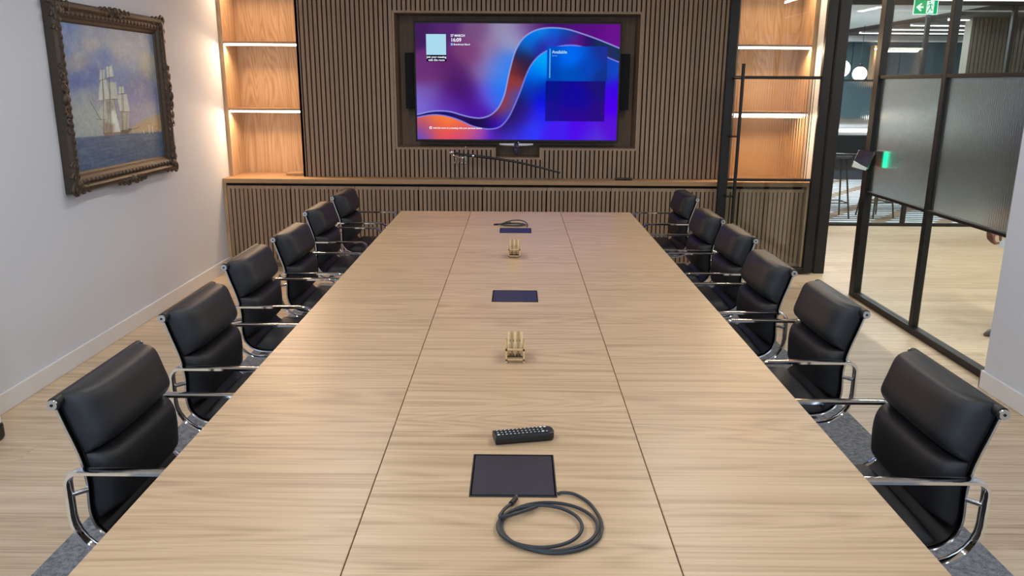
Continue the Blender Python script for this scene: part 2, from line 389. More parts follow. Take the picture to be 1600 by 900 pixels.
for i in range(16): kb.box(3.0+i*.42, 3.0+i*.42+.40, 14.68, 14.70, .95, 2.36)
struct(kb.build('wall_kitchen_back', 'teal'), 'dark teal panelled wall behind the kitchen', 'wall')
struct(MB().box(2.77, 9.5, 14.2, 14.66, 2.36, 2.5).build('trim_1', 'ceil'), 'pale bulkhead over the teal wall', 'trim')
def skirting(x0, x1, y0, y1, name, label):
    o = MB().bbox(x0, x1, y0, y1, 0, .1, .004).build(name, 'skirt'); struct(o, label, 'baseboard')
skirting(XL, XL+.014, -2.25, 6.9, 'baseboard_left', 'white skirting board along the left wall')
m = MB(); m.bbox(2.556, 2.57, -2.25, 4.134, 0, .1, .004); m.bbox(2.556, 2.64, 4.12, 4.134, 0, .1, .004)
struct(m.build('baseboard_right', 'skirt'), 'white skirting board around the end of the right wall', 'baseboard')

# ------------------------------------------------------------------ glazing
def frame_bars(bars, name, parent, mat='black', label=None):
    m = MB()
    for b in bars: m.bbox(*b, .003, 1)
    return m.build(name, mat, parent, label)
def fluted_pane(axis, a0, a1, c, z0, z1, parent, pitch=.02, sag=.0005, thick=.008, name='fluted_pane', mat='fluted'):
    """pane whose +side face is rolled into vertical flutes; axis 'y' or 'x' is the pane's length"""
    n = max(1, round((a1-a0)/pitch)); k = 6; row = []
    for i in range(n*k+1):
        a = a0+(a1-a0)*i/(n*k); t = (i % k)/k*2-1
        row.append((a, thick/2+sag*(1-t*t)))
    ring = [(a, d) for a, d in row]+[(a1, -thick/2), (a0, -thick/2)]
    def P(a, d, z): return (c-d, a, z) if axis == 'y' else (a, c+d, z)
    m = MB(); N = len(ring)
    vs = [P(a, d, z0) for a, d in ring]+[P(a, d, z1) for a, d in ring]
    fs = [(i, (i+1) % N, (i+1) % N+N, i+N) for i in range(N)]
    fs += [tuple(range(N))[::-1], tuple(range(N, 2*N))]
    m.add(vs, fs, False); sm = [i < N-3 for i in range(N)]+[False, False]; m.smooth = sm
    o = m.build(name, mat, parent, 'fluted frosted-looking glass band'); return o
def pane(x0, x1, y0, y1, z0, z1, parent, name='clear_pane'):
    return MB().box(x0, x1, y0, y1, z0, z1).build(name, 'clear', parent)

R1, R1t, R2, R2t = .812, .834, 1.655, 1.680      # rail heights
win = thing('window_1', 'black steel framed glass partition right of the table, fluted band at mid height', 'glass partition', (XR, 5.1, 0)); win['kind'] = 'structure'
ox, oy = XR, 5.1
F = .03
m = [(-F, F, 6.03-oy, 6.115-oy, 0, 2.7)]
frame_bars(m, 'post', win)
frame_bars([(-F, F, 4.1-oy, 4.14-oy, 0, 2.7)], 'post', win)
frame_bars([(-.022, .022, 5.10-oy, 5.15-oy, .045, 2.62)], 'mullion', win)
frame_bars([(-F, F, 4.14-oy, 6.03-oy, 0, .045)], 'bottom_rail', win)
frame_bars([(-F, F, 4.14-oy, 6.03-oy, 2.62, 2.7)], 'top_rail', win)
for a, b in ((4.14, 5.10), (5.15, 6.03)):
    for z0, z1 in ((R1, R1t), (R2, R2t)): frame_bars([(-.022, .022, a-oy, b-oy, z0, z1)], 'rail', win)
    pane(-.004, .004, a-oy, b-oy, .045, R1, win); pane(-.004, .004, a-oy, b-oy, R2t, 2.62, win)
    fluted_pane('y', a-oy, b-oy, 0, R1t, R2, win)
# door frame beside the hinge
dj = thing('door_frame', 'black steel door jamb at the white wall return', 'door frame', (XR, 6.87, 0)); dj['kind'] = 'structure'
frame_bars([(-.045, .045, -.03, .03, 0, 2.7)], 'jamb', dj)
frame_bars([(-.03, .03, -.755, -.03, 2.64, 2.7)], 'head', dj)
# glass door, swung open into the room
door = thing('door_1', 'open black steel framed glass door with a long black pull handle', 'glass door', (2.59, 6.82, 0)); door['kind'] = 'structure'
D0, D1, S = -.865, 0.0, .075
frame_bars([(D0, D0+S, -.025, .025, .012, 2.62)], 'stile', door)
frame_bars([(D1-S, D1, -.025, .025, .012, 2.62)], 'stile', door)
frame_bars([(D0+S, D1-S, -.025, .025, .012, .06)], 'bottom_rail', door)
frame_bars([(D0+S, D1-S, -.025, .025, 2.56, 2.62)], 'top_rail', door)
for z0, z1 in ((R1, R1t), (R2, R2t)): frame_bars([(D0+S, D1-S, -.02, .02, z0, z1)], 'rail', door)
pane(D0+S, D1-S, -.004, .004, .06, R1, door); pane(D0+S, D1-S, -.004, .004, R2t, 2.56, door)
fluted_pane('x', D0+S, D1-S, 0, R1t, R2, door, .02, .0022, mat='fluted_fine')
h = MB(); hx = D0+.125
h.cyl((hx, -.075, .41), (hx, -.075, 1.775), .014, 16)
hh = h.build('pull_handle', 'black', door)
for z in (.69, 1.19, 1.66):
    MB().tube([(D0+.06, -.03, z), (D0+.06, -.075, z), (hx, -.075, z)], .008, 8).build('handle_bracket', 'black', hh)
# far glazing at the end of the corridor
FY = 9.36
w2 = thing('window_2', 'black framed glazing across the end of the corridor', 'glass partition', (5.6, FY, 0)); w2['kind'] = 'structure'
for x in (2.74, 3.63, 4.58, 5.53, 6.48, 7.43, 8.38, 9.33): frame_bars([(x-.022-5.6, x+.022-5.6, -.025, .025, .03, 2.48)], 'mullion', w2)
frame_bars([(2.715-5.6, 9.5-5.6, -.03, .03, 0, .032)], 'bottom_rail', w2)
frame_bars([(2.715-5.6, 9.5-5.6, -.03, .03, 2.48, 2.56)], 'top_rail', w2)
MB().box(2.715-5.6, 9.5-5.6, -.03, .03, 2.56, 2.7).build('head_panel', 'ceil', w2)
for z in (.82, 1.655): frame_bars([(2.765-5.6, 9.5-5.6, -.022, .022, z, z+.022)], 'rail', w2)
xs = [2.765, 3.608, 3.652, 4.558, 4.602, 5.508, 5.552, 6.458, 6.502, 7.408, 7.452, 8.358, 8.402, 9.308]
for a, b in zip(xs[::2], xs[1::2]):
    pane(a-5.6, b-5.6, -.004, .004, .032, .82, w2); pane(a-5.6, b-5.6, -.004, .004, 1.677, 2.48, w2)
    fluted_pane('x', a-5.6, b-5.6, 0, .842, 1.655, w2, mat='fluted_fine')

# ================================================================== OAK WALL UNIT
YC, YB, YN = 6.896, 7.082, 7.45
# worktop with its end panels
wt = thing('worktop', 'long oak worktop running across the whole back wall over nine cabinets', 'worktop', (0, YC, 0))
MB().bbox(-2.544, 2.546, 0, 7.5-YC, .755, .7938, .003).build('top_board', 'oakx', wt)
for x0, x1 in ((-2.544, -2.517), (2.519, 2.546)): MB().bbox(x0, x1, .002, .55, 0, .755, .002).build('end_panel', 'oak', wt)
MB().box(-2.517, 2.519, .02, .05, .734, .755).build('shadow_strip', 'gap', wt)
# nine slatted cabinets
CW = 5.012/9
cnames = ['far left slatted oak cabinet, below the left lit niche', 'second slatted oak cabinet from the left wall, behind the last chairs',
          'third slatted oak cabinet from the left wall', 'fourth slatted oak cabinet from the left, left of the table centre',
          'middle slatted oak cabinet behind the far end of the table', 'slatted oak cabinet just right of the middle one, behind the table',
          'third slatted oak cabinet counted from the right end', 'slatted oak cabinet partly hidden by the open glass door edge',
          'far right slatted oak cabinet, seen through the open glass door']
def make_cabinet():
    c = thing('cabinet', '', 'cabinet', (0, YC, 0), 0, 'slatted cabinets under the worktop')
    MB().box(.004, CW-.004, .06, .52, .05, .75).build('body', 'gap', c)
    MB().box(.004, CW-.004, .05, .09, 0, .05).build('plinth', 'slat', c)
    d = MB(); d.box(.002, CW-.002, .022, .04, .052, .733)
    d.box(.002, CW-.002, .006, .022, .706, .733); d.box(.002, CW-.002, .006, .022, .052, .08)
    MB_s = MB(); p = (CW-.004)/15
    for i in range(15): MB_s.box(.002+i*p, .002+i*p+p*.71, .004, .024, .08, .706)
    do = d.build('door', 'gap', c); MB_s.build('slats', 'slat', do)
    MB().box(.002, CW-.002, .004, .024, .706, .733).build('door_rail', 'slat', do); MB().box(.002, CW-.002, .004, .024, .052, .08).build('door_rail', 'slat', do)
    return c
cab0 = make_cabinet()
for i in range(9):
    x = -2.514+i*CW
    if i == 0: cab0.location = (x, YC, 0); cab0['label'] = cnames[0]
    else: dup(cab0, (x, YC, 0), 0, cnames[i])
# slatted feature wall with the screen recess
sp = thing('slatted_wall_panel', 'oak slatted wall panel around the screen recess', 'wall panel', (0, YB, .794))
SX = 1.885; RX, RZ0, RZ1 = 1.043, 1.058-.794, 2.180-.794; NX0, NX1, NZ = -.18, .205, .975-.794; TOP = 2.69-.794
T = .018
pit = 2*SX/95; sl = MB()
for i in range(95):
    a = -SX+i*pit; b = a+pit*.69; c = (a+b)/2
    if abs(c) < RX+T:
        lo = NZ-T if (NX0-T < c < NX1+T) else RZ0-T
        sl.box(a, b, 0, .018, 0.001, lo); sl.box(a, b, 0, .018, RZ1+T, TOP)
    else: sl.box(a, b, 0, .018, 0.001, TOP)
sl.build('slats', 'slat', sp)
bk = MB()
bk.box(-SX, -RX, .018, .04, 0, TOP); bk.box(RX, SX, .018, .04, 0, TOP); bk.box(-RX, RX, .018, .04, RZ1, TOP)
bk.box(-RX, NX0, .018, .04, 0, RZ0); bk.box(NX1, RX, .018, .04, 0, RZ0); bk.box(NX0, NX1, .018, .04, 0, NZ)
bk.build('backing', 'gap', sp)
rc = MB(); RD = .30
rc.box(-RX-.01, RX+.01, RD, RD+.02, NZ-.02, RZ1+.01)
rc.build('recess_back', 'recess', sp)
tr = MB(); g0 = -.002
tr.box(-RX-T, -RX, g0, RD, RZ0-T, RZ1+T); tr.box(RX, RX+T, g0, RD, RZ0-T, RZ1+T); tr.box(-RX, RX, g0, RD, RZ1, RZ1+T)
tr.box(-RX, NX0-T, g0, RD, RZ0-T, RZ0); tr.box(NX1+T, RX, g0, RD, RZ0-T, RZ0)
tr.box(NX0-T, NX0, g0, RD, NZ-T, RZ0); tr.box(NX1, NX1+T, g0, RD, NZ-T, RZ0); tr.box(NX0, NX1, g0, RD, NZ-T, NZ)
tr.build('recess_lining', 'slat', sp)
for s in (-1, 1): MB().box(min(s*SX, s*(SX-.02)), max(s*SX, s*(SX-.02)), .0, .36, .0, TOP).build('side_board', 'slat', sp)
# lit niches
def niche(sx, label):
    b = thing('bookcase', label, 'bookcase', (sx*2.2, YB, .794))
    def X(a, c): return (min(sx*a, sx*c)-sx*2.2, max(sx*a, sx*c)-sx*2.2)
    MB().box(*X(2.51, 2.546), 0, .36, 0, 1.895).build('side_panel', 'oak', b)
    MB().box(*X(1.887, 2.51), .345, .36, 0, 1.895).build('back_panel', 'oak', b)
    for z in (1.352, 1.910, 2.47):
        s = MB().bbox(*X(1.888, 2.51), .0, .345, z+.013-.794, z+.031-.794, .002).build('shelf', 'oakx', b)
        x0, x1 = X(1.89, 2.508)
        MB().bbox(x0, x1, .012, .03, z-.004-.794, z+.013-.794, .003).build('led_strip', 'led', s, 'glowing white light strip')
        lamp = area('shelf_light', ((x0+x1)/2+sx*2.2, YB+.05, z-.014), (.58, .03), 6.8, WARM, (math.radians(-28), 0, 0))
    return b
niche(-1, 'lit oak niche shelving left of the slatted wall')
niche(1, 'lit oak niche shelving seen through the open glass door')
# thin oak board lying in the left niche
tag(MB().bbox(-.085, .085, -.10, .10, 0, .022, .003).build('wooden_board', 'oakx', None, None, (-1.975, 7.24, .7942)), 'thin square oak board lying at the foot of the left lit niche', 'board')

# ================================================================== SCREEN
tv = thing('television', 'large wall screen in the recess showing a purple and blue ribbon wallpaper', 'television', (.004, 7.15, 1.104))
TW, TH = 1.79, 1.015
MB().bbox(-TW/2, TW/2, .004, .06, 0, TH, .004).build('bezel', 'screenoff', tv)
MB().box(-.25, .25, .06, .22, .3, .75).build('wall_bracket', 'black', tv)
A = smooth_poly([(100, 722), (125, 718), (190, 702), (260, 696), (330, 702), (400, 722), (470, 738), (530, 740), (590, 718), (640, 668), (675, 590), (695, 500), (715, 410), (745, 310), (790, 235), (850, 190), (920, 168), (1000, 165), (1080, 175), (1180, 205), (1280, 240), (1395, 285), (1420, 294)], 5)
B = smooth_poly([(100, 740), (125, 735), (200, 722), (270, 724), (340, 740), (400, 762), (460, 790), (520, 806), (590, 812), (650, 795), (700, 740), (740, 660), (780, 560), (815, 460), (850, 390), (900, 335), (960, 300), (1020, 280), (1090, 272), (1160, 280), (1250, 315), (1330, 347), (1393, 372), (1420, 382)], 5)
above = [((130,150),(66,32,92)),((300,150),(84,40,110)),((500,170),(120,80,130)),((650,170),(150,140,175)),((780,180),(140,120,170)),((720,240),(160,165,205)),((600,300),(150,120,165)),((450,330),(125,65,120)),((300,420),(95,40,105)),((200,450),(110,50,120)),((400,480),(80,30,105)),((520,450),(140,110,170)),((620,430),(120,130,220)),((690,380),(50,130,245)),((640,560),(30,120,250)),((660,480),(40,140,250)),((560,580),(110,90,230)),((450,600),(75,25,130)),((480,690),(80,25,170)),((300,620),(85,28,120)),((200,600),(120,90,170)),((150,660),(125,110,220)),((250,680),(110,80,220)),((330,690),(90,50,190)),((400,560),(72,24,112)),((850,155),(90,40,120)),((1000,148),(70,20,110)),((1200,160),(85,20,125)),((1380,170),(105,20,140)),((1380,250),(110,20,150)),((1250,200),(95,15,135))]
ribbon = [((140,722),(20,15,90)),((270,710),(30,20,110)),((400,740),(40,20,100)),((480,765),(30,15,70)),((540,775),(30,20,80)),((600,770),(30,10,150)),((640,770),(60,20,230)),((620,730),(110,40,60)),((660,690),(160,60,60)),((700,600),(150,60,70)),((720,520),(150,60,60)),((750,610),(60,80,200)),((690,730),(30,80,240)),((740,420),(120,50,50)),((790,400),(50,30,70)),((780,330),(30,40,90)),((800,270),(20,110,210)),((850,230),(0,120,240)),((900,190),(10,140,240)),((1000,190),(0,110,220)),((1080,200),(10,80,160)),((900,280),(40,40,150)),((960,250),(50,60,200)),((1050,240),(60,30,160)),((1130,250),(110,20,130)),((1200,240),(40,20,110)),((1280,270),(20,50,90)),((1370,310),(15,55,85)),((1340,330),(60,40,110))]
below = [((140,750),(220,90,80)),((200,740),(250,130,70)),((300,750),(255,140,60)),((400,790),(250,110,60)),((250,790),(245,100,50)),((150,800),(130,70,160)),((140,870),(100,80,200)),((220,840),(210,80,110)),((300,860),(235,75,100)),((400,850),(200,70,130)),((500,850),(130,60,190)),((480,815),(230,100,120)),((600,850),(90,40,210)),((700,860),(70,60,240)),((660,815),(45,20,90)),((720,770),(40,20,70)),((760,720),(35,20,60)),((780,650),(25,30,90)),((800,700),(60,30,200)),((760,790),(60,50,245)),((850,800),(50,60,255)),((900,700),(40,40,250)),((830,560),(20,60,170)),((860,480),(0,90,230)),((900,400),(0,160,255)),((930,340),(0,195,255)),((870,430),(0,130,250)),((900,560),(10,50,170)),((910,620),(10,10,240)),((1000,330),(0,110,240)),((1100,330),(0,110,250)),((1200,400),(10,60,180)),((1300,420),(20,50,150)),((1350,420),(20,80,210)),((1370,560),(60,10,230)),((1360,650),(80,0,240)),((1350,800),(90,20,220)),((1200,830),(80,10,240)),((1000,820),(70,30,245)),((1250,860),(85,60,220))]
p_up = [((960,300),(0,80,200)),((1100,340),(0,110,250)),((1200,420),(10,70,190)),((1320,300),(30,50,150)),((1310,480),(20,50,140)),((960,480),(0,70,180)),((1100,480),(0,80,190))]
p_lo = [((960,520),(10,20,140)),((1300,520),(30,20,120)),((1130,600),(20,10,160)),((960,740),(30,20,150)),((1300,740),(45,15,130)),((1130,740),(45,10,150))]
NU, NV = 420, 238
sx_, sy_ = np.meshgrid(np.linspace(110, 1405, NU), np.linspace(140, 882, NV))
polyA = A+[(1500, 0), (0, 0)]; polyB = B+[(1500, 1000), (0, 1000)]
inA = inpoly(sx_, sy_, polyA); inB = inpoly(sx_, sy_, polyB)
img = idw(sx_, sy_, ribbon, 4.5, 1500)
img[inA] = idw(sx_, sy_, above, 4.5, 3300)[inA]; img[inB] = idw(sx_, sy_, below, 4.5, 2300)[inB]
for P, c in ((A, (165, 175, 245)), (B, (140, 140, 245))):
    k = np.clip(1.4-segdist(sx_, sy_, P)/4.5, 0, 1)[..., None]*.85; img = img*(1-k)+np.array(c)*k
for (x0, y0, x1, y1), pts in (((945, 280, 1330, 497), p_up), ((940, 500, 1322, 757), p_lo)):
    mk = (sx_ > x0) & (sx_ < x1) & (sy_ > y0) & (sy_ < y1); img[mk] = idw(sx_, sy_, pts, 4.0, 3000)[mk]
mk = (sx_ > 960) & (sx_ < 968) & (sy_ > 295) & (sy_ < 480); img[mk] = (90, 200, 255)
BZ = .016
vgrid('screen', (-TW/2+BZ, .0025, TH-BZ), (TW-2*BZ, 0, 0), (0, 0, -(TH-2*BZ-.004)), NU, NV, srgb(np.clip(img, 0, 255)), vcol_emit('screen_picture', .95), tv)
def SP(x, y): return (-TW/2+BZ+(x-110)/1295*(TW-2*BZ), .0012, TH-BZ-(y-140)/742*(TH-2*BZ-.004))
M['scr_w'] = emit('screen_white', L(240, 244, 255), 1.0); M['scr_c'] = emit('screen_pale_cyan', L(178, 228, 248), .9); M['scr_d'] = emit('screen_navy', L(16, 16, 44), 1.0)
M['scr_b'] = emit('screen_soft_blue', L(120, 190, 255), 1.0)
def scr_rect(x0, y0, x1, y1, mat, name, dy=0.0):
    a, b = SP(x0, y0), SP(x1, y1); MB().box(a[0], b[0], .0012-dy, .0024, b[2], a[2]).build(name, mat, tv)
scr_rect(178, 206, 306, 380, 'scr_d', 'screen_card'); scr_rect(178, 208, 304, 338, 'scr_c', 'screen_tile', .0004)
tk = lambda s, size, x, y, mat='scr_w', al='LEFT', b=.0: text('screen_text', s, size, (SP(x, y)[0], .0008, SP(x, y)[2]), mat, tv, al, .0004, b)
tk('Join your meeting', .0235, 242, 357, al='CENTER', b=.0006); tk('with this room', .0235, 242, 376, al='CENTER', b=.0006)
tk('27 MARCH', .026, 333, 223, b=.0008); tk('16:09', .042, 333, 254, b=.0012); tk('Boardroom Site-A', .019, 352, 276, b=.0006)
scr_rect(334, 264, 347, 278, 'scr_b', 'screen_icon'); 
tk('Add this room to a meeting with your personal device', .0195, 212, 812, b=.0005)
tk('Available', .036, 977, 324, 'scr_c', b=.0008); tk('All day', .016, 978, 342, 'scr_b')
ic = MB(); cx_, _, cz_ = SP(197, 806); ic.lathe((cx_, .001, cz_), [(.006, 0), (.006, -.0006), (.012, -.0006), (.012, 0)], 20, 'y'); ic.build('screen_icon', 'scr_w', tv)
MB().bbox(-.02, .02, .0, .02, -.006, 0, .001).build('logo_tab', 'silver', tv)
for s, lab in ((-1, 'left'), (1, 'right')):
    s_ = thing('loudspeaker', 'slim black loudspeaker on the %s side of the wall screen' % lab, 'speaker', (.004+s*.92, 7.235, 1.385), 0)
    MB().bbox(-.065, .065, -.01, .10, 0, .477, .004).build('cabinet', 'plastic', s_)
    MB().bbox(-.062, .062, -.016, -.01, .004, .473, .002).build('grille', 'speaker', s_)
    MB().box(-.03, .03, .10, .146, .12, .36).build('wall_mount', 'black', s_)
# camera bar below the screen
cb = thing('conference_camera', 'white winged conference camera with a dark lens pod under the screen', 'camera', (0, 7.13, 1.06))
m = MB()
for s in (-1, 1):
    pth = [(s*(.02+.128*i/6), 0, .022+.004*(i/6)**2) for i in range(7)]
    m.sweep(pth, [(.016*math.cos(a), .012*math.sin(a)) for a in [2*PI*k/12 for k in range(12)]], scale=[1.15-.45*i/6 for i in range(7)])
m.build('wings', 'white', cb)
m = MB(); m.ball((0, -.012, -.018), .03, .95, .8, 1.65, 20, 14); m.build('lens_pod', M['tabscreen'], cb)
MB().lathe((0, -.036, -.0), [(.0, -.006), (.009, -.006), (.012, 0)], 20, 'y').build('lens', 'screenoff', cb)
m = MB(); m.box(-.012, .012, .0, .02, .02, .043); m.box(-.012, .012, .0, .05, .036, .043); m.build('bracket', 'plastic', cb)

# ------------------------------------------------------------------ sword on a clear stand
st = thing('display_stand', 'clear acrylic display stand holding the sword on the worktop', 'display stand', (-.1, 7.0, .7942))
MB().bbox(-.486, .496, -.05, .05, 0, .012, .003).build('base', 'acrylic', st)
MB().bbox(-.352, -.328, -.012, .012, .012, .265, .003).build('post', 'acrylic', st)
MB().ball((-.34, 0, .272), .010).build('finial', 'silver', st)
MB().bbox(.468, .49, -.012, .012, .012, .052, .003).build('post', 'acrylic', st)
sw = thing('sword', 'curved sword in a black scabbard leaning across a clear stand below the screen', 'sword', (-.43, 6.976, .99))
a0 = Vector((-.01, 0, .012)); a1 = Vector((.815, 0, -.136))
path = [a0.lerp(a1, i/14)+Vector((0, 0, .022*math.sin(PI*i/14))) for i in range(15)]
MB().sweep(path, [(.008*math.cos(a), .013*math.sin(a)) for a in [2*PI*k/10 for k in range(10)]], scale=[1-.45*i/14 for i in range(15)]).build('scabbard', 'scab', sw)
m = MB()
for i in (1,): 
    q = path[i]; q2 = path[i]+(path[i+1]-path[i])*.25; m.sweep([q, q2], [(.0105*math.cos(a), .0155*math.sin(a)) for a in [2*PI*k/12 for k in range(12)]])
m.build('scabbard_bands', 'silver', sw)
MB().tube([(-.012, 0, .014), (-.05, 0, .016), (-.09, 0, .026), (-.118, 0, .036)], .010, 10).build('grip', 'scab', sw)
m = MB(); m.tube(smooth_poly([(-.012, 0, .016), (-.03, -.0, -.012), (-.07, 0, -.008), (-.11, 0, .006), (-.128, 0, .03)], 5), .005, 8)
m.ball((-.13, 0, .034), .021, 1.1, .8, .9); m.tube([(-.008, 0, .04), (-.01, 0, .014), (-.006, 0, -.012)], .006, 8); m.build('guard', 'silver', sw)
m = MB()
for k in range(4):
    x = -.10+.03*k
    m.tube(smooth_poly([(x, -.012, -.006), (x+.006, -.014, -.03-.006*k), (x-.003, -.012, -.052)], 4), .0022, 6); m.ball((x-.003, -.012, -.054), .006)
m.build('knot_tassel', 'silver', sw)
tag(MB().bbox(-.075, .075, -.02, .02, 0, .02, .004).build('remote_control_small', 'plastic', None, None, (.94, 6.98, .7942)), 'small black remote lying on the worktop right of the sword', 'remote control')

# ================================================================== PAINTING
pt = thing('painting', 'sailing ship seascape in an ornate dark gilt frame on the left wall', 'painting', (XL, 5.17, 1.0))
Y0, Y1, Z0, Z1 = 4.475-5.17, 5.86-5.17, -.02, 1.03
prof = [(0, 0), (.0, .050), (.012, .064), (.03, .066), (.045, .052), (.062, .058), (.078, .050), (.09, .036), (.102, .032), (.112, .022), (.112, 0)]  # (inward, out of the wall)
cn = [(Y0, Z0, 1, 1), (Y1, Z0, -1, 1), (Y1, Z1, -1, -1), (Y0, Z1, 1, -1)]
m = MB(); k = len(prof); vs = []
for (y, z, sy, sz) in cn: vs += [(.001+o, y+sy*i, z+sz*i) for i, o in prof]
m.add(vs, [(c*k+a, c*k+(a+1) % k, ((c+1) % 4)*k+(a+1) % k, ((c+1) % 4)*k+a) for c in range(4) for a in range(k)])
fr = m.build('frame', 'gold', pt)
def scroll(mb, c, s, ang, r=.018, turns=1.25, flip=1):
    pts = []
    for i in range(16):
        t = i/15; a = ang+flip*t*turns*2*PI; q = s*(1-.78*t); pts.append((c[0]+.012*t, c[1]+q*math.cos(a), c[2]+q*math.sin(a)))
    mb.tube(pts, r, 7, False, Vector((1, 0, 0)), [1-.5*i/15 for i in range(16)])
rnd = random.Random(3)
def cartouche(y, z, horiz, big=1.0):
    o = MB(); base = .055
    for s in (-1, 1):
        for d, q in ((.05, .030), (.105, .024), (.15, .018)):
            dy, dz = (s*d, 0) if horiz else (0, s*d)
            scroll(o, (base, y+dy*big, z+dz*big), q*big, (PI if s > 0 else 0) if horiz else (-PI/2 if s > 0 else PI/2), .009*big, 1.2, s)
    o.ball((base+.008, y, z), .024*big, .7, 1.2 if horiz else .9, .9 if horiz else 1.2)
    for i in range(7): 
        d = (i-3)*.045; o.ball((base+.004, y+(d if horiz else 0), z+(0 if horiz else d)), .012*big, .9, 1, 1)
    o.build('ornament', 'gold', fr)
def corner(y, z, sy, sz):
    o = MB(); base = .052
    for d, q in ((.0, .042), (.07, .032), (.135, .026)):
        scroll(o, (base, y+sy*d, z), q, PI/2*sz, .010, 1.3, sy); scroll(o, (base, y, z+sz*d), q, PI/2*(1+sy), .010, 1.3, -sy)
    o.ball((base+.006, y+sy*.03, z+sz*.03), .03, .6, 1, 1)
    o.build('corner_ornament', 'gold', fr)
for (y, z, sy, sz) in cn: corner(y+sy*.020, z+sz*.020, sy, sz)
yc, zc = (Y0+Y1)/2, (Z0+Z1)/2
cartouche(yc, Z0+.012, True, 1.15); cartouche(yc, Z1-.012, True, 1.15); cartouche(Y0+.012, zc, False, 1.15); cartouche(Y1-.008, zc, False, 1.3)
# running leaf bands on the frame
o = MB()
for i in range(26):
    y = Y0+.1+(Y1-Y0-.2)*i/25
    for z in (Z0+.062, Z1-.062): o.ball((.056, y, z), .016, .45, 1.1, .8, 8, 6)
for i in range(19):
    z = Z0+.1+(Z1-Z0-.2)*i/18
    for y in (Y0+.062, Y1-.062): o.ball((.056, y, z), .016, .45, .8, 1.1, 8, 6)
o.build('leaf_band', 'gold', fr)
# canvas painted in the coordinates of the picture corners
qc = [(103, 27), (242, 47), (260, 249), (127, 276)]; qs = [(0, 0), (1, 0), (1, 1), (0, 1)]
Aq = []; bq = []
for (s, t), (x, y) in zip(qs, qc):
    Aq.append([s, t, 1, 0, 0, 0, -x*s, -x*t]); bq.append(x); Aq.append([0, 0, 0, s, t, 1, -y*s, -y*t]); bq.append(y)
Hh = np.linalg.solve(np.array(Aq, float), np.array(bq, float))
nu, nv = 300, 236
s_, t_ = np.meshgrid(np.linspace(0, 1, nu), np.linspace(0, 1, nv)); dd = Hh[6]*s_+Hh[7]*t_+1
PX = (Hh[0]*s_+Hh[1]*t_+Hh[2])/dd; PY = (Hh[3]*s_+Hh[4]*t_+Hh[5])/dd
rg = np.random.RandomState(4)
def vnoise(X, Y, f):
    q = rg.rand(64, 64); x = X*f; y = Y*f; xi = np.floor(x).astype(int); yi = np.floor(y).astype(int); fx = x-xi; fy = y-yi
    fx = fx*fx*(3-2*fx); fy = fy*fy*(3-2*fy); g = lambda a, b: q[b % 64, a % 64]
    return (g(xi, yi)*(1-fx)+g(xi+1, yi)*fx)*(1-fy)+(g(xi, yi+1)*(1-fx)+g(xi+1, yi+1)*fx)*fy
sky = [((110,32),(92,116,176)),((150,45),(138,138,165)),((190,55),(148,148,166)),((235,60),(128,134,162)),((120,62),(88,112,168)),((130,95),(150,140,150)),((150,60),(168,158,158)),((190,70),(168,162,166)),((172,82),(98,118,168)),((210,97),(150,155,176)),((235,95),(174,164,152)),((240,112),(150,145,150)),((200,112),(118,128,170)),((130,122),(88,104,156)),((150,112),(92,108,160)),((225,130),(122,122,164)),((215,150),(122,122,165)),((240,150),(128,124,160)),((140,150),(140,140,152)),((135,180),(152,152,152)),((150,190),(150,148,150)),((128,200),(140,140,150)),((215,180),(138,130,156)),((235,168),(138,134,160)),((250,172),(140,134,158))]
im = idw(PX, PY, sky, 4.0, 120)
n1 = vnoise(s_, t_, 7)*.5+vnoise(s_, t_, 15)*.3+vnoise(s_, t_, 34)*.2
cl = np.clip((n1-.55)*3, 0, 1)[..., None]*.5; im = im*(1-cl)+np.array((184, 174, 166))*cl
def P7(l): return [(120+x*.211, 60+y*.211) for x, y in l]
def fill(poly, c, a=1.0, soft=1.2):
    global im
    ins = inpoly(PX, PY, poly); d = segdist(PX, PY, poly+[poly[0]]); sd = np.where(ins, d, -d)
    k = np.clip(.5+sd/(2*soft), 0, 1)[..., None]*a; im = im*(1-k)+np.array(c, float)*k
def stroke(p, c, wd=.5, a=1.0):
    global im
    k = np.clip(1.3-segdist(PX, PY, p)/wd, 0, 1)[..., None]*a; im = im*(1-k)+np.array(c, float)*k
fill([(203, 203), (215, 196), (235, 185), (250, 179), (262, 178), (262, 212), (203, 210)], (168, 140, 112), .9, 2)
fill([(215, 203), (235, 195), (262, 186), (262, 206), (215, 208)], (190, 148, 104), .7, 3)
hz = [(110, 218), (160, 214.5), (210, 211), (270, 207), (270, 290), (110, 290)]
fill(hz, (72, 88, 116), 1.0, .8)
wv = (vnoise(s_*2, t_*14, 6)*.6+vnoise(s_*5, t_*30, 6)*.4)
sea = inpoly(PX, PY, hz); kk = (sea*np.clip((wv-.35)*1.5, 0, 1))[..., None]*.75; im = im*(1-kk)+np.array((104, 118, 134))*kk
kk = (sea*np.clip((.42-wv)*3, 0, 1))[..., None]*.7; im = im*(1-kk)+np.array((50, 78, 112))*kk
fill(P7([(85,390),(130,450),(200,600),(215,725),(25,725),(40,560)]), (160, 160, 158), .6, 5)
fill(P7([(215,600),(330,620),(350,715),(230,735)]), (118, 88, 74), .85, 1.5)
fill(P7([(345,660),(430,680),(400,718),(345,722)]), (88, 74, 66), .9, 1.2)
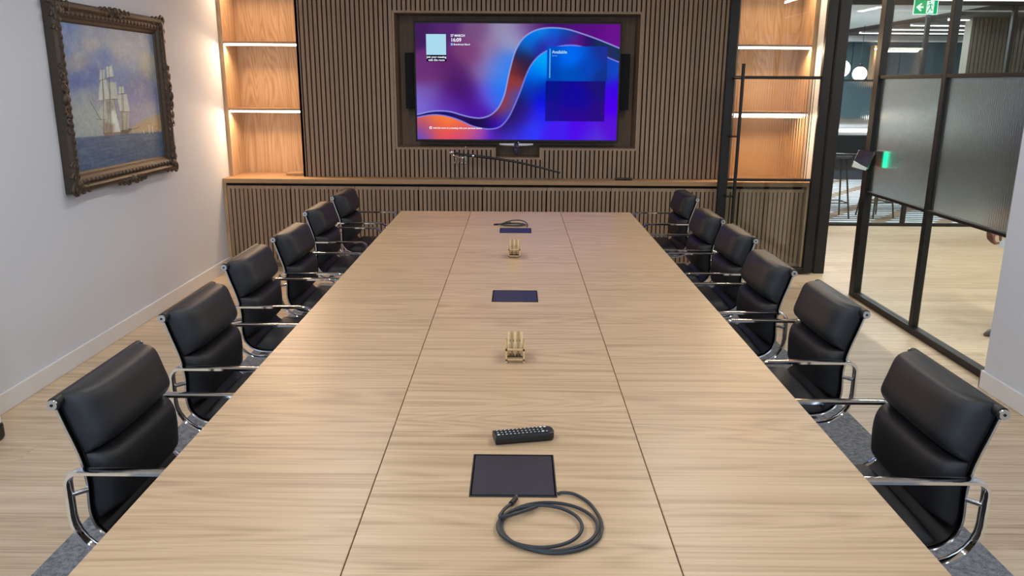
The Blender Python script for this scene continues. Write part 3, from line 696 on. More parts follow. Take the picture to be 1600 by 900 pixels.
for q, c in (([(205,215),(240,212),(238,285),(200,298)], (188,184,178)), ([(250,190),(290,183),(302,265),(255,272)], (204,198,188)),
             ([(212,285),(250,290),(278,440),(192,455),(200,330)], (196,190,180)), ([(262,310),(318,308),(332,440),(278,442)], (186,180,170)),
             ([(240,440),(300,440),(322,560),(348,700),(232,705),(205,600),(190,540)], (176,170,162)),
             ([(340,345),(372,343),(376,395),(334,405)], (198,192,182)), ([(335,405),(392,398),(415,540),(345,540),(328,450)], (190,184,176)),
             ([(345,540),(412,545),(402,690),(345,690)], (164,154,142)), ([(280,500),(318,560),(345,700),(292,706)], (208,204,198))):
    fill(P7(q), c, .93, .9)
for q in ([(250,450),(262,590),(240,690)], [(300,440),(330,600)], [(270,300),(276,440)], [(222,290),(232,440)], [(365,400),(372,540)], [(352,545),(358,690)], [(392,560),(388,690)]):
    stroke(P7(q), (120, 108, 98), .9, .75)
fill(P7([(245,455),(290,450),(300,520),(268,560),(248,540)]), (112, 98, 90), .55, 2.2)
fill(P7([(225,620),(300,640),(300,700),(235,722)]), (112, 84, 70), .55, 2.5)
for q in ([(135,460),(205,605)], [(170,598),(238,606)], [(222,200),(228,720)], [(268,180),(276,720)], [(355,335),(366,710)], [(195,300),(305,268)], [(190,452),(332,442)], [(328,405),(395,400)], [(340,540),(418,545)], [(345,690),(435,682),(480,668)]):
    stroke(P7(q), (66, 56, 52), .45, .8)
for q in ([(512,690),(516,716)], [(552,650),(556,716)], [(578,662),(580,716)], [(632,690),(634,708)]): stroke(P7(q), (206, 208, 214), .6, .9)
n2 = (vnoise(s_, t_, 60)-.5)*14; im = im+n2[..., None]
Wc, Hc = Y1-Y0-2*.11, Z1-Z0-2*.11
vgrid('canvas', (.022, Y0+.11, Z1-.11), (0, Wc, 0), (0, 0, -Hc), nu, nv, np.clip(srgb(np.clip(im, 0, 255))*np.array((1.14, 1.44, 1.48)), 0, 1), vcol_paint('oil_paint'), pt)
MB().box(.002, .020, Y0+.1, Y1-.1, Z0+.1, Z1-.1).build('stretcher_board', 'gap', pt)

# white leaf with a black foot just inside the left edge of the picture
lf = thing('free_standing_panel', 'white free-standing panel with a black foot at the left picture edge', 'panel', (-2.442, 3.2, 0))
MB().bbox(-.085, .085, -.18, .18, .07, 1.9, .006).build('board', 'white', lf)
MB().bbox(-.09, .092, -.185, .19, 0, .085, .018, 3).build('foot', 'plastic', lf)

# ================================================================== TABLE AND RUG
tag(MB().bbox(-1.605, 1.69, .2, 6.35, .0005, .006, .002).build('rug', 'rug'), 'flat grey carpet laid under the table and chairs', 'rug')
TB = thing('conference_table', 'long pale oak conference table with three cable hatches down the middle', 'table', (0, 3.0, 0))
TN, TF, TZ, TT = .75, 5.504, .74, .03
cols = [(-.8, -.3115, 'table2'), (-.3085, .3085, 'table'), (.3115, .8, 'table2')]
BOX = [(1.5455, 1.748), (3.1285, 3.3155), (4.68, 4.849)]
for ci, (x0, x1, mt) in enumerate(cols):
    cuts = [TN, 1.36, 2.42, 3.482, TF] if ci != 1 else [TN, 3.482, TF]
    if ci != 1: cuts = [TN, 2.42, 3.482, TF]
    for a, b in zip(cuts[:-1], cuts[1:]):
        a, b = a+.0008, b-.0008
        if ci != 1: MB().bbox(x0, x1, a-3, b-3, TZ-TT, TZ, .0012, 1).build('tabletop_panel', mt, TB)
        else:
            m = MB(); y = a
            for p, q in [bx for bx in BOX if a < bx[0] < b]:
                m.box(x0, x1, y-3, p-3, TZ-TT, TZ); m.box(x0, -.0955, p-3, q-3, TZ-TT, TZ); m.box(.0955, x1, p-3, q-3, TZ-TT, TZ); y = q
            m.box(x0, x1, y-3, b-3, TZ-TT, TZ); m.build('tabletop_panel', mt, TB)
MB().box(-.72, .72, TN+.1-3, 1.4-3, TZ-.09, TZ-TT-.001).build('apron', 'black', TB)
for a, b in ((1.9, 2.9), (3.5, 4.5)): MB().box(-.3, .3, a-3, b-3, TZ-.07, TZ-TT-.001).build('apron', 'black', TB)
for yy in (1.15, 2.4, 3.98, 5.0):
    m = MB(); m.bbox(-.42, .42, yy-.09-3, yy+.09-3, .06, TZ-TT-.001, .01); m.bbox(-.46, .46, yy-.14-3, yy+.14-3, .006, .06, .008); m.build('pedestal', 'table2', TB)
for p, q in BOX:
    hx = MB()
    hx.box(-.095, -.0925, p-3, q-3, TZ-.04, TZ+.0012); hx.box(.0925, .095, p-3, q-3, TZ-.04, TZ+.0012)
    hx.box(-.0925, .0925, p-3, p+.005-3, TZ-.04, TZ+.0012); hx.box(-.0925, .0925, q-.0025-3, q-3, TZ-.04, TZ+.0012); hx.box(-.0925, .0925, p-3, q-3, TZ-.06, TZ-.04)
    ho = hx.build('cable_hatch', 'black', TB, 'flush black cable hatch')
    m = MB(); m.bbox(-.0905, .0905, p+.012-3, q-.005-3, TZ-.006, TZ+.0005, .001, 1); m.build('hatch_lid', 'hatch', ho)

# coaster holders
def coaster_set(x, y, labels, where):
    h = thing('coaster_holder', 'small bamboo coaster holder %s' % where, 'coaster holder', (x, y, TZ+.0005), 0, 'bamboo coaster holders')
    W2 = .031; D = .05
    for s in (-1, 1):
        a, b = sorted((s*W2, s*(W2-.0065)))
        m = MB(); m.bbox(a, b, 0, .0075, 0, .048, .001, 1); m.bbox(a, b, 2*D-.0075, 2*D, 0, .048, .001, 1); m.bbox(a, b, 0, 2*D, .040, .048, .001, 1); m.bbox(a, b, 0, 2*D, .006, .014, .001, 1)
        m.build('side_frame', 'bamboo', h)
    for yy in (0.0, 2*D-.006):
        MB().bbox(-W2+.0065, W2-.0065, yy, yy+.006, .042, .048, .001, 1).build('cross_bar', 'bamboo', h)
        MB().bbox(-W2+.0065, W2-.0065, yy, yy+.006, .009, .014, .001, 1).build('cross_bar', 'bamboo', h)
    MB().bbox(-W2+.0065, W2-.0065, .03, 2*D-.03, .004, .009, .001, 1).build('base_slat', 'bamboo', h)
    c0 = None
    for i in range(5):
        cxp = x-.0205+i*.01025
        if c0 is None:
            m = MB(); r = .040
            m.lathe((0, 0, 0), [(0, -.0036), (r-.0015, -.0036), (r, -.002), (r, .002), (r-.0015, .0036), (0, .0036)], 40, 'x')
            c0 = m.build('coaster', 'bamboo', None, None, (cxp, y+D, TZ+.0495)); tag(c0, '', 'coaster', 'round coasters in the '+where)
            c = c0
        else:
            c = c0.copy(); COL.objects.link(c); c.location = (cxp, y+D, TZ+.0495)
        if i % 2: 
            c.data = c0.data.copy(); c.data.materials.clear(); c.data.materials.append(M['bamboo2'])
        c['label'] = labels[i]
for (y, wh) in ((2.392, 'nearer the remote control'), (3.965, 'nearer the far end of the table')):
    pos = ['leftmost', 'second from left', 'middle', 'second from right', 'rightmost']
    coaster_set(.002 if y < 3 else -.006, y, ['%s round wooden coaster in the holder %s' % (q, wh) for q in pos], wh)

# remote control
rm = thing('remote_control', 'black television remote with white printed keys behind the nearest hatch', 'remote control', (.025, 1.833, TZ+.0005), math.radians(12.5))
m = MB(); Lr, Wr, Hr = .152, .046, .022
pr = [(-Lr/2, -Wr/2*.92), (Lr/2-.012, -Wr/2), (Lr/2-.003, -Wr/2*.8), (Lr/2, -Wr/2*.45), (Lr/2, Wr/2*.45), (Lr/2-.003, Wr/2*.8), (Lr/2-.012, Wr/2), (-Lr/2, Wr/2*.92)]
for z, q in ((0, .86), (.006, .98), (.016, 1.0), (.021, .96), (.022, .90)):
    m.v += [(x*(.995 if q > .9 else .97), y*q, z) for x, y in pr]
n = len(pr); m.f += [(i*n+j, i*n+(j+1) % n, (i+1)*n+(j+1) % n, (i+1)*n+j) for i in range(4) for j in range(n)]+[tuple(range(n))[::-1], tuple(range(4*n, 5*n))]; m.smooth += [False]*(4*n+2)
m.build('case', 'plastic', rm)
for i in range(13):
    for j in range(3):
        if i == 12 and j == 1: continue
        x = -.066+i*.0102; y = (-1+j)*.0125
        kb_ = MB().bbox(x-.0038, x+.0038, y-.0042, y+.0042, .0215, .0242, .0008, 1).build('key', 'keyblack', rm)
        big = (i, j) in ((11, 0), (12, 2), (0, 0), (11, 2))
        MB().box(x-(.0030 if big else .0016), x+(.0030 if big else .0016), y-(.0030 if big else .0016), y+(.0030 if big else .0016), .0242, .02435).build('key_print', 'key', kb_)

# coiled cables
def spiral(c, rx, ry, turns, a0, wob, z, n=64):
    out = []
    for i in range(int(n*turns)+1):
        t = i/n; a = a0-2*PI*t; q = 1+wob*math.sin(1.7*t+.4)-.062*t
        out.append((c[0]-.010*t*rx/.1+rx*q*math.cos(a)+.005*math.sin(2.1*t), c[1]+ry*q*math.sin(a)+.004*math.cos(1.3*t), z+.0022*(i/n)))
    return out
c1 = thing('cable', 'dark cable coiled on the table in front of the nearest hatch', 'cable', (.078, 1.42, TZ))
pth = [(.018, .135, .004), (.03, .137, .006), (.055, .13, .006), (.083, .095, .005), (.099, .04, .004), (.1, .0, .004)]
sp1 = spiral((0, 0), .099, .092, 2.75, 0.0, .045, .0045)
pth = smooth_poly(pth, 6)+sp1[4:]
end = sp1[-1]
pth += smooth_poly([end, (-.100, .02, .014), (-.097, .055, .010), (-.082, .088, .006)], 5)[1:]
MB().tube(pth, .0036, 8).build('cord', 'rubber', c1)
MB().cyl((-.0825, .087, .0065), (-.072, .110, .0065), .0055, 12).build('plug', 'plastic', c1)
MB().box(-.0735, -.0685, .109, .120, .004, .009).build('connector', 'alu', c1)
c2 = thing('cable', 'dark cable coiled on the table behind the farthest hatch', 'cable', (-.015, 4.93, TZ))
sp2 = spiral((0, 0), .074, .052, 2.3, 0.2, .05, .0045)
q2 = smooth_poly([(.085, -.06, .005), (.088, -.02, .006), (.082, .05, .012), (.05, .11, .016), (0, .125, .014), (-.045, .085, .010), (-.073, .02, .008)], 6)
sp2 = spiral((0, 0), .074, .05, 2.2, 2.9, .05, .006)
q2 += sp2[3:]; e2 = sp2[-1]
q2 += smooth_poly([e2, (-.02, .045, .014), (-.07, .035, .008), (-.095, .022, .006)], 5)[1:]
MB().tube(q2, .0036, 8).build('cord', 'rubber', c2)
MB().cyl((-.095, .022, .006), (-.122, .012, .006), .0055, 12).build('plug', 'plastic', c2)

# ================================================================== CHAIRS
rail_pts = [(-.262, .800), (-.251, .764), (-.239, .726), (-.226, .688), (-.215, .650), (-.207, .610), (-.204, .570), (-.206, .530), (-.206, .490), (-.196, .452), (-.172, .424), (-.135, .408), (-.08, .403), (0, .408), (.09, .420), (.16, .431), (.200, .432), (.222, .420)]
RAIL = smooth_poly(rail_pts, 4)
def arc(poly):
    s = [0]
    for a, b in zip(poly[:-1], poly[1:]): s.append(s[-1]+math.hypot(b[0]-a[0], b[1]-a[1]))
    return s
RS = arc(RAIL)
def rail_at(s):
    s = min(max(s, 0), RS[-1]); i = 0
    while i < len(RS)-2 and RS[i+1] < s: i += 1
    t = (s-RS[i])/(RS[i+1]-RS[i]); a, b = RAIL[i], RAIL[i+1]
    p = (a[0]+(b[0]-a[0])*t, a[1]+(b[1]-a[1])*t); d = Vector((b[0]-a[0], b[1]-a[1])).normalized()
    nrm = (-d.y, d.x)           # towards the sitter
    return p, nrm, (d.x, d.y)
def pad(mb, s0, s1, hw, th, ns=18, nt=16, ext0=0.0, wrap=0.0):
    """upholstered pad lying on the sling between arc lengths s0..s1"""
    rows_t = []; rows_b = []
    for i in range(ns+1):
        u = i/ns; s = s0+(s1-s0)*(.5-.5*math.cos(PI*u)) ; p, n, d = rail_at(s); over = min(0, s)
        uu = 2*(s-s0)/(s1-s0)-1; fu = max(0, 1-abs(uu)**6)**.5; rt = []; rb = []
        for j in range(nt+1):
            tt = -math.cos(PI*j/nt); ft = max(0, 1-abs(tt)**9)**.5
            h = th*fu*ft*(1-.10*tt*tt); y = tt*hw*(1-.02*abs(uu)**6)
            rt.append((p[0]+n[0]*(h+.004)+d[0]*over, y, p[1]+n[1]*(h+.004)+d[1]*over))
            rb.append((p[0]+n[0]*.001+d[0]*over, y, p[1]+n[1]*.001+d[1]*over))
        rows_t.append(rt); rows_b.append(rb)
    mb.grid(rows_t); mb.grid(rows_b)
def rounded_loop(u0, u1, z0, z1, r0, r1, r2, r3, n=7):
    """closed outline: rear-bottom r0, front-bottom r1, front-top r2, rear-top r3"""
    out = []
    for (cu, cz, r, a) in ((u0+r0, z0+r0, r0, PI), (u1-r1, z0+r1, r1, 1.5*PI), (u1-r2, z1-r2, r2, 0), (u0+r3, z1-r3, r3, .5*PI)):
        for i in range(n+1): q = a+.5*PI*i/n; out.append((cu+r*math.cos(q), cz+r*math.sin(q)))
    return out
def make_chair():
    c = thing('conference_chair', '', 'chair', (0, 0, 0), 0)
    HW = .222
    m = MB(); rows = []; rows2 = []
    for p, q in zip(RAIL, RAIL[1:]+[None]):
        s = RS[RAIL.index(p)]; pp, n, d = rail_at(s)
        rows.append([(pp[0]+n[0]*.004, y, pp[1]+n[1]*.004) for y in (-HW, -.1, 0, .1, HW)]); rows2.append([(pp[0]-n[0]*.004, y, pp[1]-n[1]*.004) for y in (-HW, -.1, 0, .1, HW)])
    m.grid(rows); m.grid(rows2); m.build('sling', 'leather2', c)
    def at_z(z): return next(s for s, p in zip(RS, RAIL) if p[1] <= z)
    sz = lambda z: float(np.interp(-z, [-p[1] for p in RAIL[:46]], RS[:46]))
    m = MB(); pad(m, -.014, sz(.650), .214, .092, 22, 22); m.build('headrest_pad', 'leather', c)
    m = MB(); pad(m, sz(.648), sz(.462), .214, .074, 22, 22); m.build('backrest_pad', 'leather', c)
    s2 = sz(.455); s3 = RS[-1]-.012; mid = (s2+s3)/2
    m = MB(); pad(m, s2+.055, mid, .212, .048); m.build('seat_pad', 'leather', c)
    m = MB(); pad(m, mid+.003, s3, .212, .048); m.build('seat_pad', 'leather', c)
    for s in (-1, 1):
        MB().sweep([(p[0]-.004, s*.227, p[1]-.002) for p in RAIL], [(-.003, -.004), (.003, -.004), (.003, .004), (-.003, .004)], False, Vector((0, 1, 0.001))).build('side_rail', 'alu', c)
    # top bar wrapped in leather, with round end caps
    MB().cyl((-.262, -.236, .800), (-.262, .236, .800), .0165, 20).build('top_bar', 'leather2', c)
    for s in (-1, 1):
        k = MB(); k.cyl((-.262, s*.236, .800), (-.262, s*.246, .800), .0135, 20); k.build('end_cap', 'alu', c)
        MB().cyl((-.262, s*.246, .800), (-.262, s*.2475, .800), .004, 12).build('cap_screw', 'black', c)
    # armrests: closed flat loops of polished metal
    lp = rounded_loop(-.238, .128, .386, .625, .115, .05, .045, .035)
    pf = [(-.016, -.004), (-.012, -.006), (.012, -.006), (.016, -.004), (.016, .004), (.012, .006), (-.012, .006), (-.016, .004)]
    for s in (-1, 1):
        MB().sweep([(u, s*.262, z) for u, z in lp], [(b, a) for a, b in pf], True, Vector((0, 1, 0.001))).build('armrest', 'chrome', c)
        MB().cyl((-.208, s*.229, .556), (-.236, s*.256, .556), .007, 10).build('arm_bracket', 'alu', c)
    # under-frame and four-star base
    m = MB()
    for u in (-.12, .10): m.sweep([(u, -.262, .388), (u, -.15, .386), (u, .15, .386), (u, .262, .388)], [(-.014, -.006), (.014, -.006), (.014, .006), (-.014, .006)])
    m.box(-.13, .11, -.05, .05, .372, .390); m.build('spreader', 'alu', c)
    MB().lathe((0, 0, 0), [(.0, .06), (.03, .06), (.03, .16), (.02, .17), (.02, .374), (0, .374)], 20).build('column', 'chrome', c)
    for i in range(4):
        a = PI/4+i*PI/2; d = Vector((math.cos(a), math.sin(a), 0))
        lg = MB().sweep([d*.02+Vector((0, 0, .10)), d*.15+Vector((0, 0, .085)), d*.29+Vector((0, 0, .045))], [(-.016, -.012), (.016, -.012), (.012, .012), (-.012, .012)], scale=[1, .9, .7]).build('leg', 'alu', c)
        q = d*.285; MB().lathe((q.x, q.y, 0), [(0, .0065), (.02, .0065), (.02, .018), (.008, .022), (.008, .042), (0, .042)], 14).build('glide', 'plastic', lg)
    return c
left = [(-1.178, 1.885), (-1.232, 2.656), (-1.300, 3.455), (-1.274, 4.103), (-1.327, 4.962), (-1.316, 5.673)]
right = [(1.238, 1.874), (1.273, 2.773), (1.230, 3.419), (1.277, 4.166), (1.258, 4.780), (1.311, 5.724)]
ordn = ['nearest', 'second nearest', 'third', 'fourth', 'fifth', 'farthest']
ch0 = make_chair(); first = True
for side, lst in (('left', left), ('right', right)):
    for i, (x, y) in enumerate(lst):
        lab = ('%s black leather chair on the %s side of the table' % (ordn[i], side)) if i in (0, 1, 5) else ('black leather chair, %s from the camera on the %s side of the table' % (ordn[i], side))
        rz = 0.0 if side == 'left' else PI
        loc = (x+.262, y+.242, 0) if side == 'left' else (x-.262, y+.242, 0)
        if first: ch0.location = loc; ch0.rotation_euler = (0, 0, rz); ch0['label'] = lab; ch0['group'] = 'soft pad chairs around the table'; first = False
        else: dup(ch0, loc, rz, lab, 'soft pad chairs around the table')

# ================================================================== DOORWAY PANEL, CORRIDOR, KITCHEN
rp = thing('room_booking_panel', 'small tilted touch panel on a steel bracket beside the glass doorway', 'touch panel', (XR, 6.06, 1.08))
def tilt_box(name, cx, cy, cz, w_, h_, t_, mat, parent, rx=0, rz=0, ry=0):
    m = MB().bbox(-w_/2, w_/2, -t_/2, t_/2, -h_/2, h_/2, min(t_, .006)*.3, 1); o = m.build(name, mat, parent)
    o.location = (cx, cy, cz); o.rotation_euler = (rx, ry, rz); return o
scr = [(-.123, -.06, .056), (-.009, -.06, .047), (-.083, -.14, -.060), (-.179, -.13, -.012)]
MB().poly(scr, (.1, .9, .42), .010).build('screen', 'tabscreen', rp)
MB().poly([(-.181, -.132, -.014), (-.083, -.143, -.062), (-.095, -.146, -.080), (-.196, -.14, -.054)], (.2, .9, .2), .016).build('bracket', 'steel', rp)
MB().poly([(-.083, -.143, -.062), (-.006, -.062, .050), (.0, -.060, .044), (-.078, -.142, -.074)], (.1, .9, .42), .012).build('rim', 'steel', rp)
MB().bbox(.032, .062, -.135, -.02, -.06, .06, .004).build('back_box', 'plastic', rp)
MB().bbox(.036, .060, -.155, -.137, -.058, .058, .003).build('status_light', 'green', rp, 'glowing green light bar')
MB().box(-.03, .034, -.028, -.015, -.02, .02).build('mount', 'black', rp)

ex = thing('exit_sign', 'green emergency exit sign hanging from the corridor ceiling', 'exit sign', (4.12, 8.5, 2.315)); ex.scale = (.82, .82, .82)
EW, EH = .283, .16
MB().bbox(-EW/2, EW/2, 0, .012, 0, EH, .003).build('sign_board', 'signgreen', ex)
m = MB(); m.box(-EW/2-.006, EW/2+.006, -.002, .014, -.008, 0); m.box(-EW/2-.006, -EW/2, -.002, .014, 0, EH); m.box(EW/2, EW/2+.006, -.002, .014, 0, EH); m.build('edge_frame', 'signwhite', ex)
MB().poly([(-.122, -.0005, .078), (-.062, -.0005, .128), (-.048, -.0005, .116), (-.074, -.0005, .090), (-.03, -.0005, .090), (-.03, -.0005, .066), (-.074, -.0005, .066), (-.048, -.0005, .040), (-.062, -.0005, .028)], (0, -1, 0), .0015).build('arrow', 'signwhite', ex)
MB().box(.008, .098, -.0018, 0, .006, .152).build('doorway_pictogram', 'signwhite', ex)
m = MB(); rp_ = lambda pts, r: m.tube([(x, -.0025, z) for x, z in pts], r, 6, False, Vector((0, 1, 0.01)))
m.lathe((.042, -.003, .134), [(0, -.001), (.009, -.001), (.009, .001), (0, .001)], 14, 'y')
rp_([(.046, .116), (.054, .098), (.056, .076)], .008); rp_([(.056, .078), (.044, .058), (.030, .030), (.022, .018)], .0055); rp_([(.056, .078), (.066, .060), (.064, .048), (.086, .044)], .0055)
rp_([(.046, .112), (.030, .102), (.014, .088)], .004); rp_([(.05, .112), (.068, .112), (.082, .096)], .004)
m.build('running_figure', M['signgreen'], ex)
for x in (-.1, .1): MB().cyl((x, .006, EH), (x, .006, 2.7-2.315), .003, 8).build('hanging_rod', 'steel', ex)

# linear lights
for i, (x0, x1, y, z, lab) in enumerate(((4.3, 6.2, 8.75, 2.50, 'long white light line above the corridor near the exit sign'),
        (5.42, 6.7, 10.54, 2.44, 'nearest light line in the charcoal ceiling raft'), (5.42, 7.2, 11.52, 2.44, 'second light line in the charcoal ceiling raft'),
        (5.42, 7.4, 12.37, 2.44, 'third light line in the charcoal ceiling raft'), (5.42, 7.6, 13.21, 2.44, 'farthest light line in the charcoal ceiling raft'))):
    l = thing('linear_light', lab, 'ceiling light', ((x0+x1)/2, y, z), 0, 'linear ceiling lights')
    MB().bbox(-(x1-x0)/2, (x1-x0)/2, -.035, .035, -.03, -.022, .002, 1).build('diffuser', 'ledw', l)
    MB().box(-(x1-x0)/2, (x1-x0)/2, -.038, .038, -.022, 0).build('housing', 'white', l)
    if i == 0:
        for dx in (-.8, .8): MB().cyl((dx, 0, 0), (dx, 0, .2), .003, 8).build('hanging_wire', 'steel', l)
# pendants
def globe(x, y, z, r, lab):
    g = thing('pendant_lamp', lab, 'pendant lamp', (x, y, z), 0, 'globe pendants over the kitchen table')
    MB().ball((0, 0, 0), r, 1, 1, 1, 28, 18).build('globe', 'globe', g)
    MB().lathe((0, 0, r*.96), [(0, 0), (.03, 0), (.03, .04), (.01, .05), (0, .05)], 16).build('cap', 'black', g)
    MB().cyl((0, 0, r+.04), (0, 0, 2.5-z), .004, 8).build('cord', 'black', g)
globe(4.235, 10.8, 1.825, .112, 'glowing white globe pendant half hidden by the door jamb')
globe(5.27, 12.7, 1.79, .108, 'glowing white globe pendant in the middle of the door opening')
# high table
ht = thing('high_table', 'long white topped bar height table beyond the far glazing', 'table', (4.25, 10.9, 0))
MB().bbox(-1.3, 1.3, -.42, .42, .99, 1.03, .004).build('tabletop', 'white', ht)
for x in (-1.2, 1.2): MB().bbox(x-.04, x+.04, -.36, .36, 0, .99, .006).build('leg_panel', 'tealdark', ht)
MB().box(-1.16, 1.16, -.02, .02, .5, .99).build('modesty_panel', 'tealdark', ht)
# stools
def make_stool():
    s = thing('bar_stool', '', 'stool', (0, 0, 0), 0)
    MB().lathe((0, 0, 0), [(0, .745), (.15, .74), (.17, .752), (.172, .77), (.16, .785), (0, .78)], 28).build('seat', 'stoolseat', s)
    for i in range(4):
        a = PI/4+i*PI/2; MB().cyl((.22*math.cos(a), .22*math.sin(a), 0), (.11*math.cos(a), .11*math.sin(a), .745), .011, 10).build('leg', 'stool', s)
    m = MB(); m.tube([(.192*math.cos(2*PI*i/4+PI/4), .192*math.sin(2*PI*i/4+PI/4), .19) for i in range(4)], .008, 8, True); m.build('foot_ring', 'stool', s)
    return s
sl0 = make_stool(); sl0.location = (4.0, 10.02, 0); sl0['label'] = 'black bar stool closest to the door jamb, at the white high table'; sl0['group'] = 'bar stools at the high table'
dup(sl0, (4.56, 10.06, 0), .3, 'black bar stool partly behind the steel post of the doorway', 'bar stools at the high table')
dup(sl0, (4.32, 11.7, 0), .2, 'black bar stool on the far side of the high table', 'bar stools at the high table')
# kitchen counter with navy front, plus a glowing bar imitating a reflected light line
kc = thing('kitchen_counter', 'navy kitchen counter along the teal back wall', 'kitchen counter', (6.1, 14.4, 0))
MB().box(-3.3, 3.3, -.2, .27, 0, .9).build('cabinet_front', 'tealdark', kc)
MB().bbox(-3.3, 3.3, -.24, .27, .9, .94, .003).build('counter_top', 'white', kc)
MB().box(.3, 3.3, .2, .27, 1.04, 1.075).build('reflection_bar', 'reflected_line', kc)  # added glowing bar standing in for the shelf light reflected in fluted glass
MB().box(-3.3, 3.3, .25, .27, .94, 1.035).build('upstand', 'greyslat', kc)
# lit alcove on the teal wall
al = thing('wall_alcove', 'small orange lit wood alcove on the teal wall', 'alcove', (6.36, 14.64, 1.6)); al.scale = (.66, 1, 1)
m = MB(); m.box(-.2, .2, .0, .03, 0, .70); m.box(-.2, -.18, -.12, 0, 0, .70); m.box(.18, .2, -.12, 0, 0, .70); m.build('box', 'oak', al)
MB().box(-.18, .18, -.1, -.06, .63, .65).build('led_strip', 'led', al)
area('alcove_light', (6.36, 14.56, 2.2), (.2, .03), .8, WARM)
# slatted block
sb = MB(); sb.box(5.66, 6.9, 10.46, 10.6, 0, 2.44)
for i in range(24): sb.box(5.66+i*.052, 5.66+i*.052+.036, 10.44, 10.46, 0, 2.44)
tag(sb.build('slatted_wall_block', 'greyslat'), 'grey brown ribbed wall block right of the light lines behind the far glazing', 'wall block')

# ------------------------------------------------------------------ person walking in the corridor
per = None
def skinned(name, verts, edges, mat, parent, sub=2):
    me = bpy.data.meshes.new(name); me.from_pydata([v[:3] for v in verts], edges, [])
    o = bpy.data.objects.new(name, me); COL.objects.link(o)
    bpy.context.view_layer.objects.active = o
    md = o.modifiers.new('skin', 'SKIN'); md.use_smooth_shade = True
    for i, v in enumerate(verts):
        r = v[3]; me.skin_vertices[0].data[i].radius = (r, v[4] if len(v) > 4 else r)
    me.skin_vertices[0].data[0].use_root = True
    sb_ = o.modifiers.new('sub', 'SUBSURF'); sb_.levels = sub; sb_.render_levels = sub
    bpy.context.view_layer.update()
    me2 = bpy.data.meshes.new_from_object(o.evaluated_get(bpy.context.evaluated_depsgraph_get()))
    bpy.data.objects.remove(o); me2.name = name; me2.materials.clear(); me2.materials.append(M[mat])
    me2.polygons.foreach_set('use_smooth', [True]*len(me2.polygons))
    n = bpy.data.objects.new(name, me2); COL.objects.link(n); n.parent = parent; return n
per = thing('person', 'person walking in the corridor, hand and shoe showing past the white wall', 'person', (3.40, 5.16, 0))
# body faces -x; one continuous figure (clothes are children)
V = [(0, 0, .90, .13, .15), (0, 0, 1.05, .115, .14), (-.01, 0, 1.22, .125, .165), (-.01, 0, 1.36, .09, .15), (-.015, 0, 1.44, .05), (-.03, 0, 1.53, .06), (-.035, 0, 1.62, .085, .075), (-.03, 0, 1.70, .06, .06),
     (-.01, .09, .86, .085), (-.03, .10, .48, .055), (.11, .10, .09, .038), (-.0, -.09, .86, .085), (-.05, -.10, .50, .055), (-.05, -.10, .09, .038),
     (-.01, .19, 1.36, .055), (.06, .22, 1.10, .042), (.02, .22, .86, .03), (-.01, -.19, 1.36, .055), (-.15, -.215, 1.11, .042), (-.30, -.20, .86, .031), (-.375, -.195, .79, .026)]
Ed = [(0, 1), (1, 2), (2, 3), (3, 4), (4, 5), (5, 6), (6, 7), (0, 8), (8, 9), (9, 10), (0, 11), (11, 12), (12, 13), (3, 14), (14, 15), (15, 16), (3, 17), (17, 18), (18, 19), (19, 20)]
body = skinned('body', V, Ed, 'skin', per)
# hand in view: palm, four bent fingers, thumb to the side
H0 = Vector((-.375, -.195, .79))
hv = [(H0.x, H0.y, H0.z, .024), (H0.x-.012, H0.y, H0.z-.045, .026, .034), (H0.x-.022, H0.y, H0.z-.085, .021, .036)]
he = [(0, 1), (1, 2)]
for k, dy in enumerate((-.030, -.010, .010, .028)):
    ln = (.9, 1.0, .95, .78)[k]; b = len(hv)
    hv += [(H0.x-.026, H0.y+dy, H0.z-.095, .0095), (H0.x-.020, H0.y+dy*1.05, H0.z-.095-.034*ln, .0085), (H0.x+.002, H0.y+dy*.95, H0.z-.095-.052*ln, .0078), (H0.x+.022, H0.y+dy*.8, H0.z-.095-.045*ln, .007)]
    he += [(2, b), (b, b+1), (b+1, b+2), (b+2, b+3)]
b = len(hv); hv += [(H0.x-.004, H0.y-.036, H0.z-.055, .012), (H0.x+.014, H0.y-.040, H0.z-.095, .0095), (H0.x+.026, H0.y-.024, H0.z-.125, .008)]
he += [(1, b), (b, b+1), (b+1, b+2)]
skinned('hand', hv, he, 'skin', body)
m = MB(); m.box(H0.x+.02, H0.x+.085, H0.y-.028, H0.y-.026, H0.z-.165, H0.z-.115)
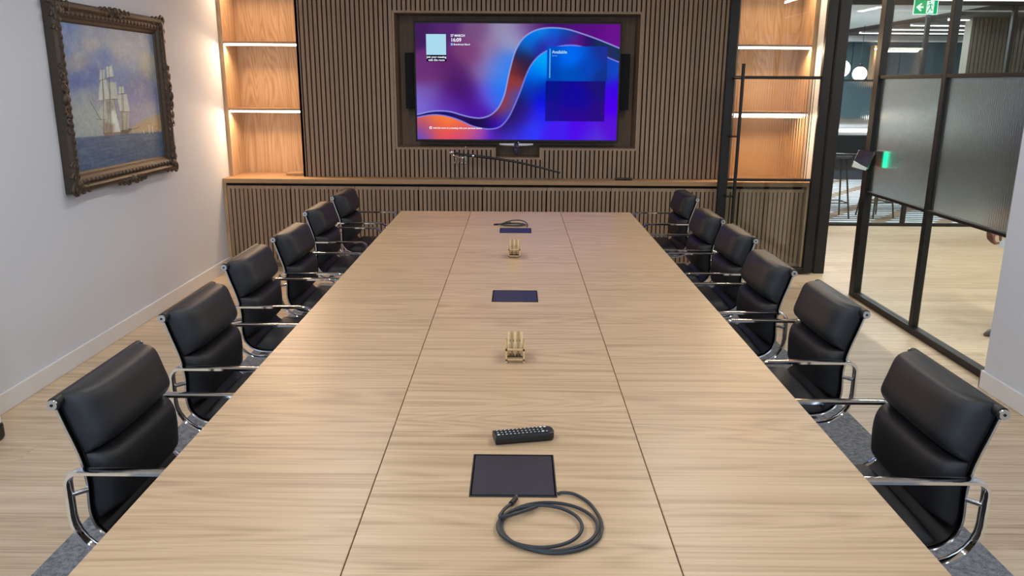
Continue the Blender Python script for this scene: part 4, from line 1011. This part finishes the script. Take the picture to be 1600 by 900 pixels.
cdo = m.build('card', 'card'); cdo.location = per.location; tag(cdo, 'pale blue card held in the hand of the passer-by', 'card')
# clothing
J = [(0, 0, .86, .150, .175), (0, 0, 1.05, .135, .16), (-.01, 0, 1.24, .142, .182), (-.01, 0, 1.37, .10, .165), (-.012, 0, 1.43, .06), (-.01, .20, 1.36, .066), (.06, .225, 1.10, .054), (.02, .225, .90, .044), (-.01, -.20, 1.36, .066), (-.15, -.22, 1.11, .054), (-.28, -.205, .90, .043), (-.31, -.20, .845, .040)]
skinned('jacket', J, [(0, 1), (1, 2), (2, 3), (3, 4), (3, 5), (5, 6), (6, 7), (3, 8), (8, 9), (9, 10), (10, 11)], 'suit', per)
Tt = [(0, 0, .92, .14, .16), (-.01, .09, .83, .10), (-.03, .10, .48, .072), (.11, .10, .10, .058), (-.0, -.09, .83, .10), (-.05, -.10, .50, .072), (-.05, -.10, .10, .058)]
skinned('trousers', Tt, [(0, 1), (1, 2), (2, 3), (0, 4), (4, 5), (5, 6)], 'suit', per)
for fx, fy in ((.11, .10), (-.06, -.10)):
    m = MB(); rows = []
    for i in range(11):
        t = i/10; x = fx+.07-.27*t*(.98 if fx > 0 else .98)*1.1; wdt = .034+.012*math.sin(PI*min(1, t*1.1)); hg = .085 if t < .35 else .085-.05*(t-.35)/.65
        if t == 1: wdt, hg = .012, .022
        if t == 0: wdt, hg = .02, .06
        rows.append([(x, fy+wdt*math.cos(a), max(.0, hg*.5+hg*.5*math.sin(a))) for a in [2*PI*k/14 for k in range(15)]])
    m.grid(rows); m.add(rows[0][:-1], [tuple(range(14))]); m.add(rows[-1][:-1], [tuple(range(14))]); m.build('shoe', 'shoe', per)
m = MB(); m.ball((-.015, 0, 1.665), .095, 1.05, .9, 1.0, 18, 12); m.build('hair', 'hair', per)
m = MB(); m.ball((-.125, 0, 1.60), .016, 1.1, .8, 1.4, 10, 8)
for s in (-1, 1): m.ball((-.03, s*.083, 1.61), .02, .8, .4, 1.4, 10, 8)
m.build('face_features', 'skin', body)
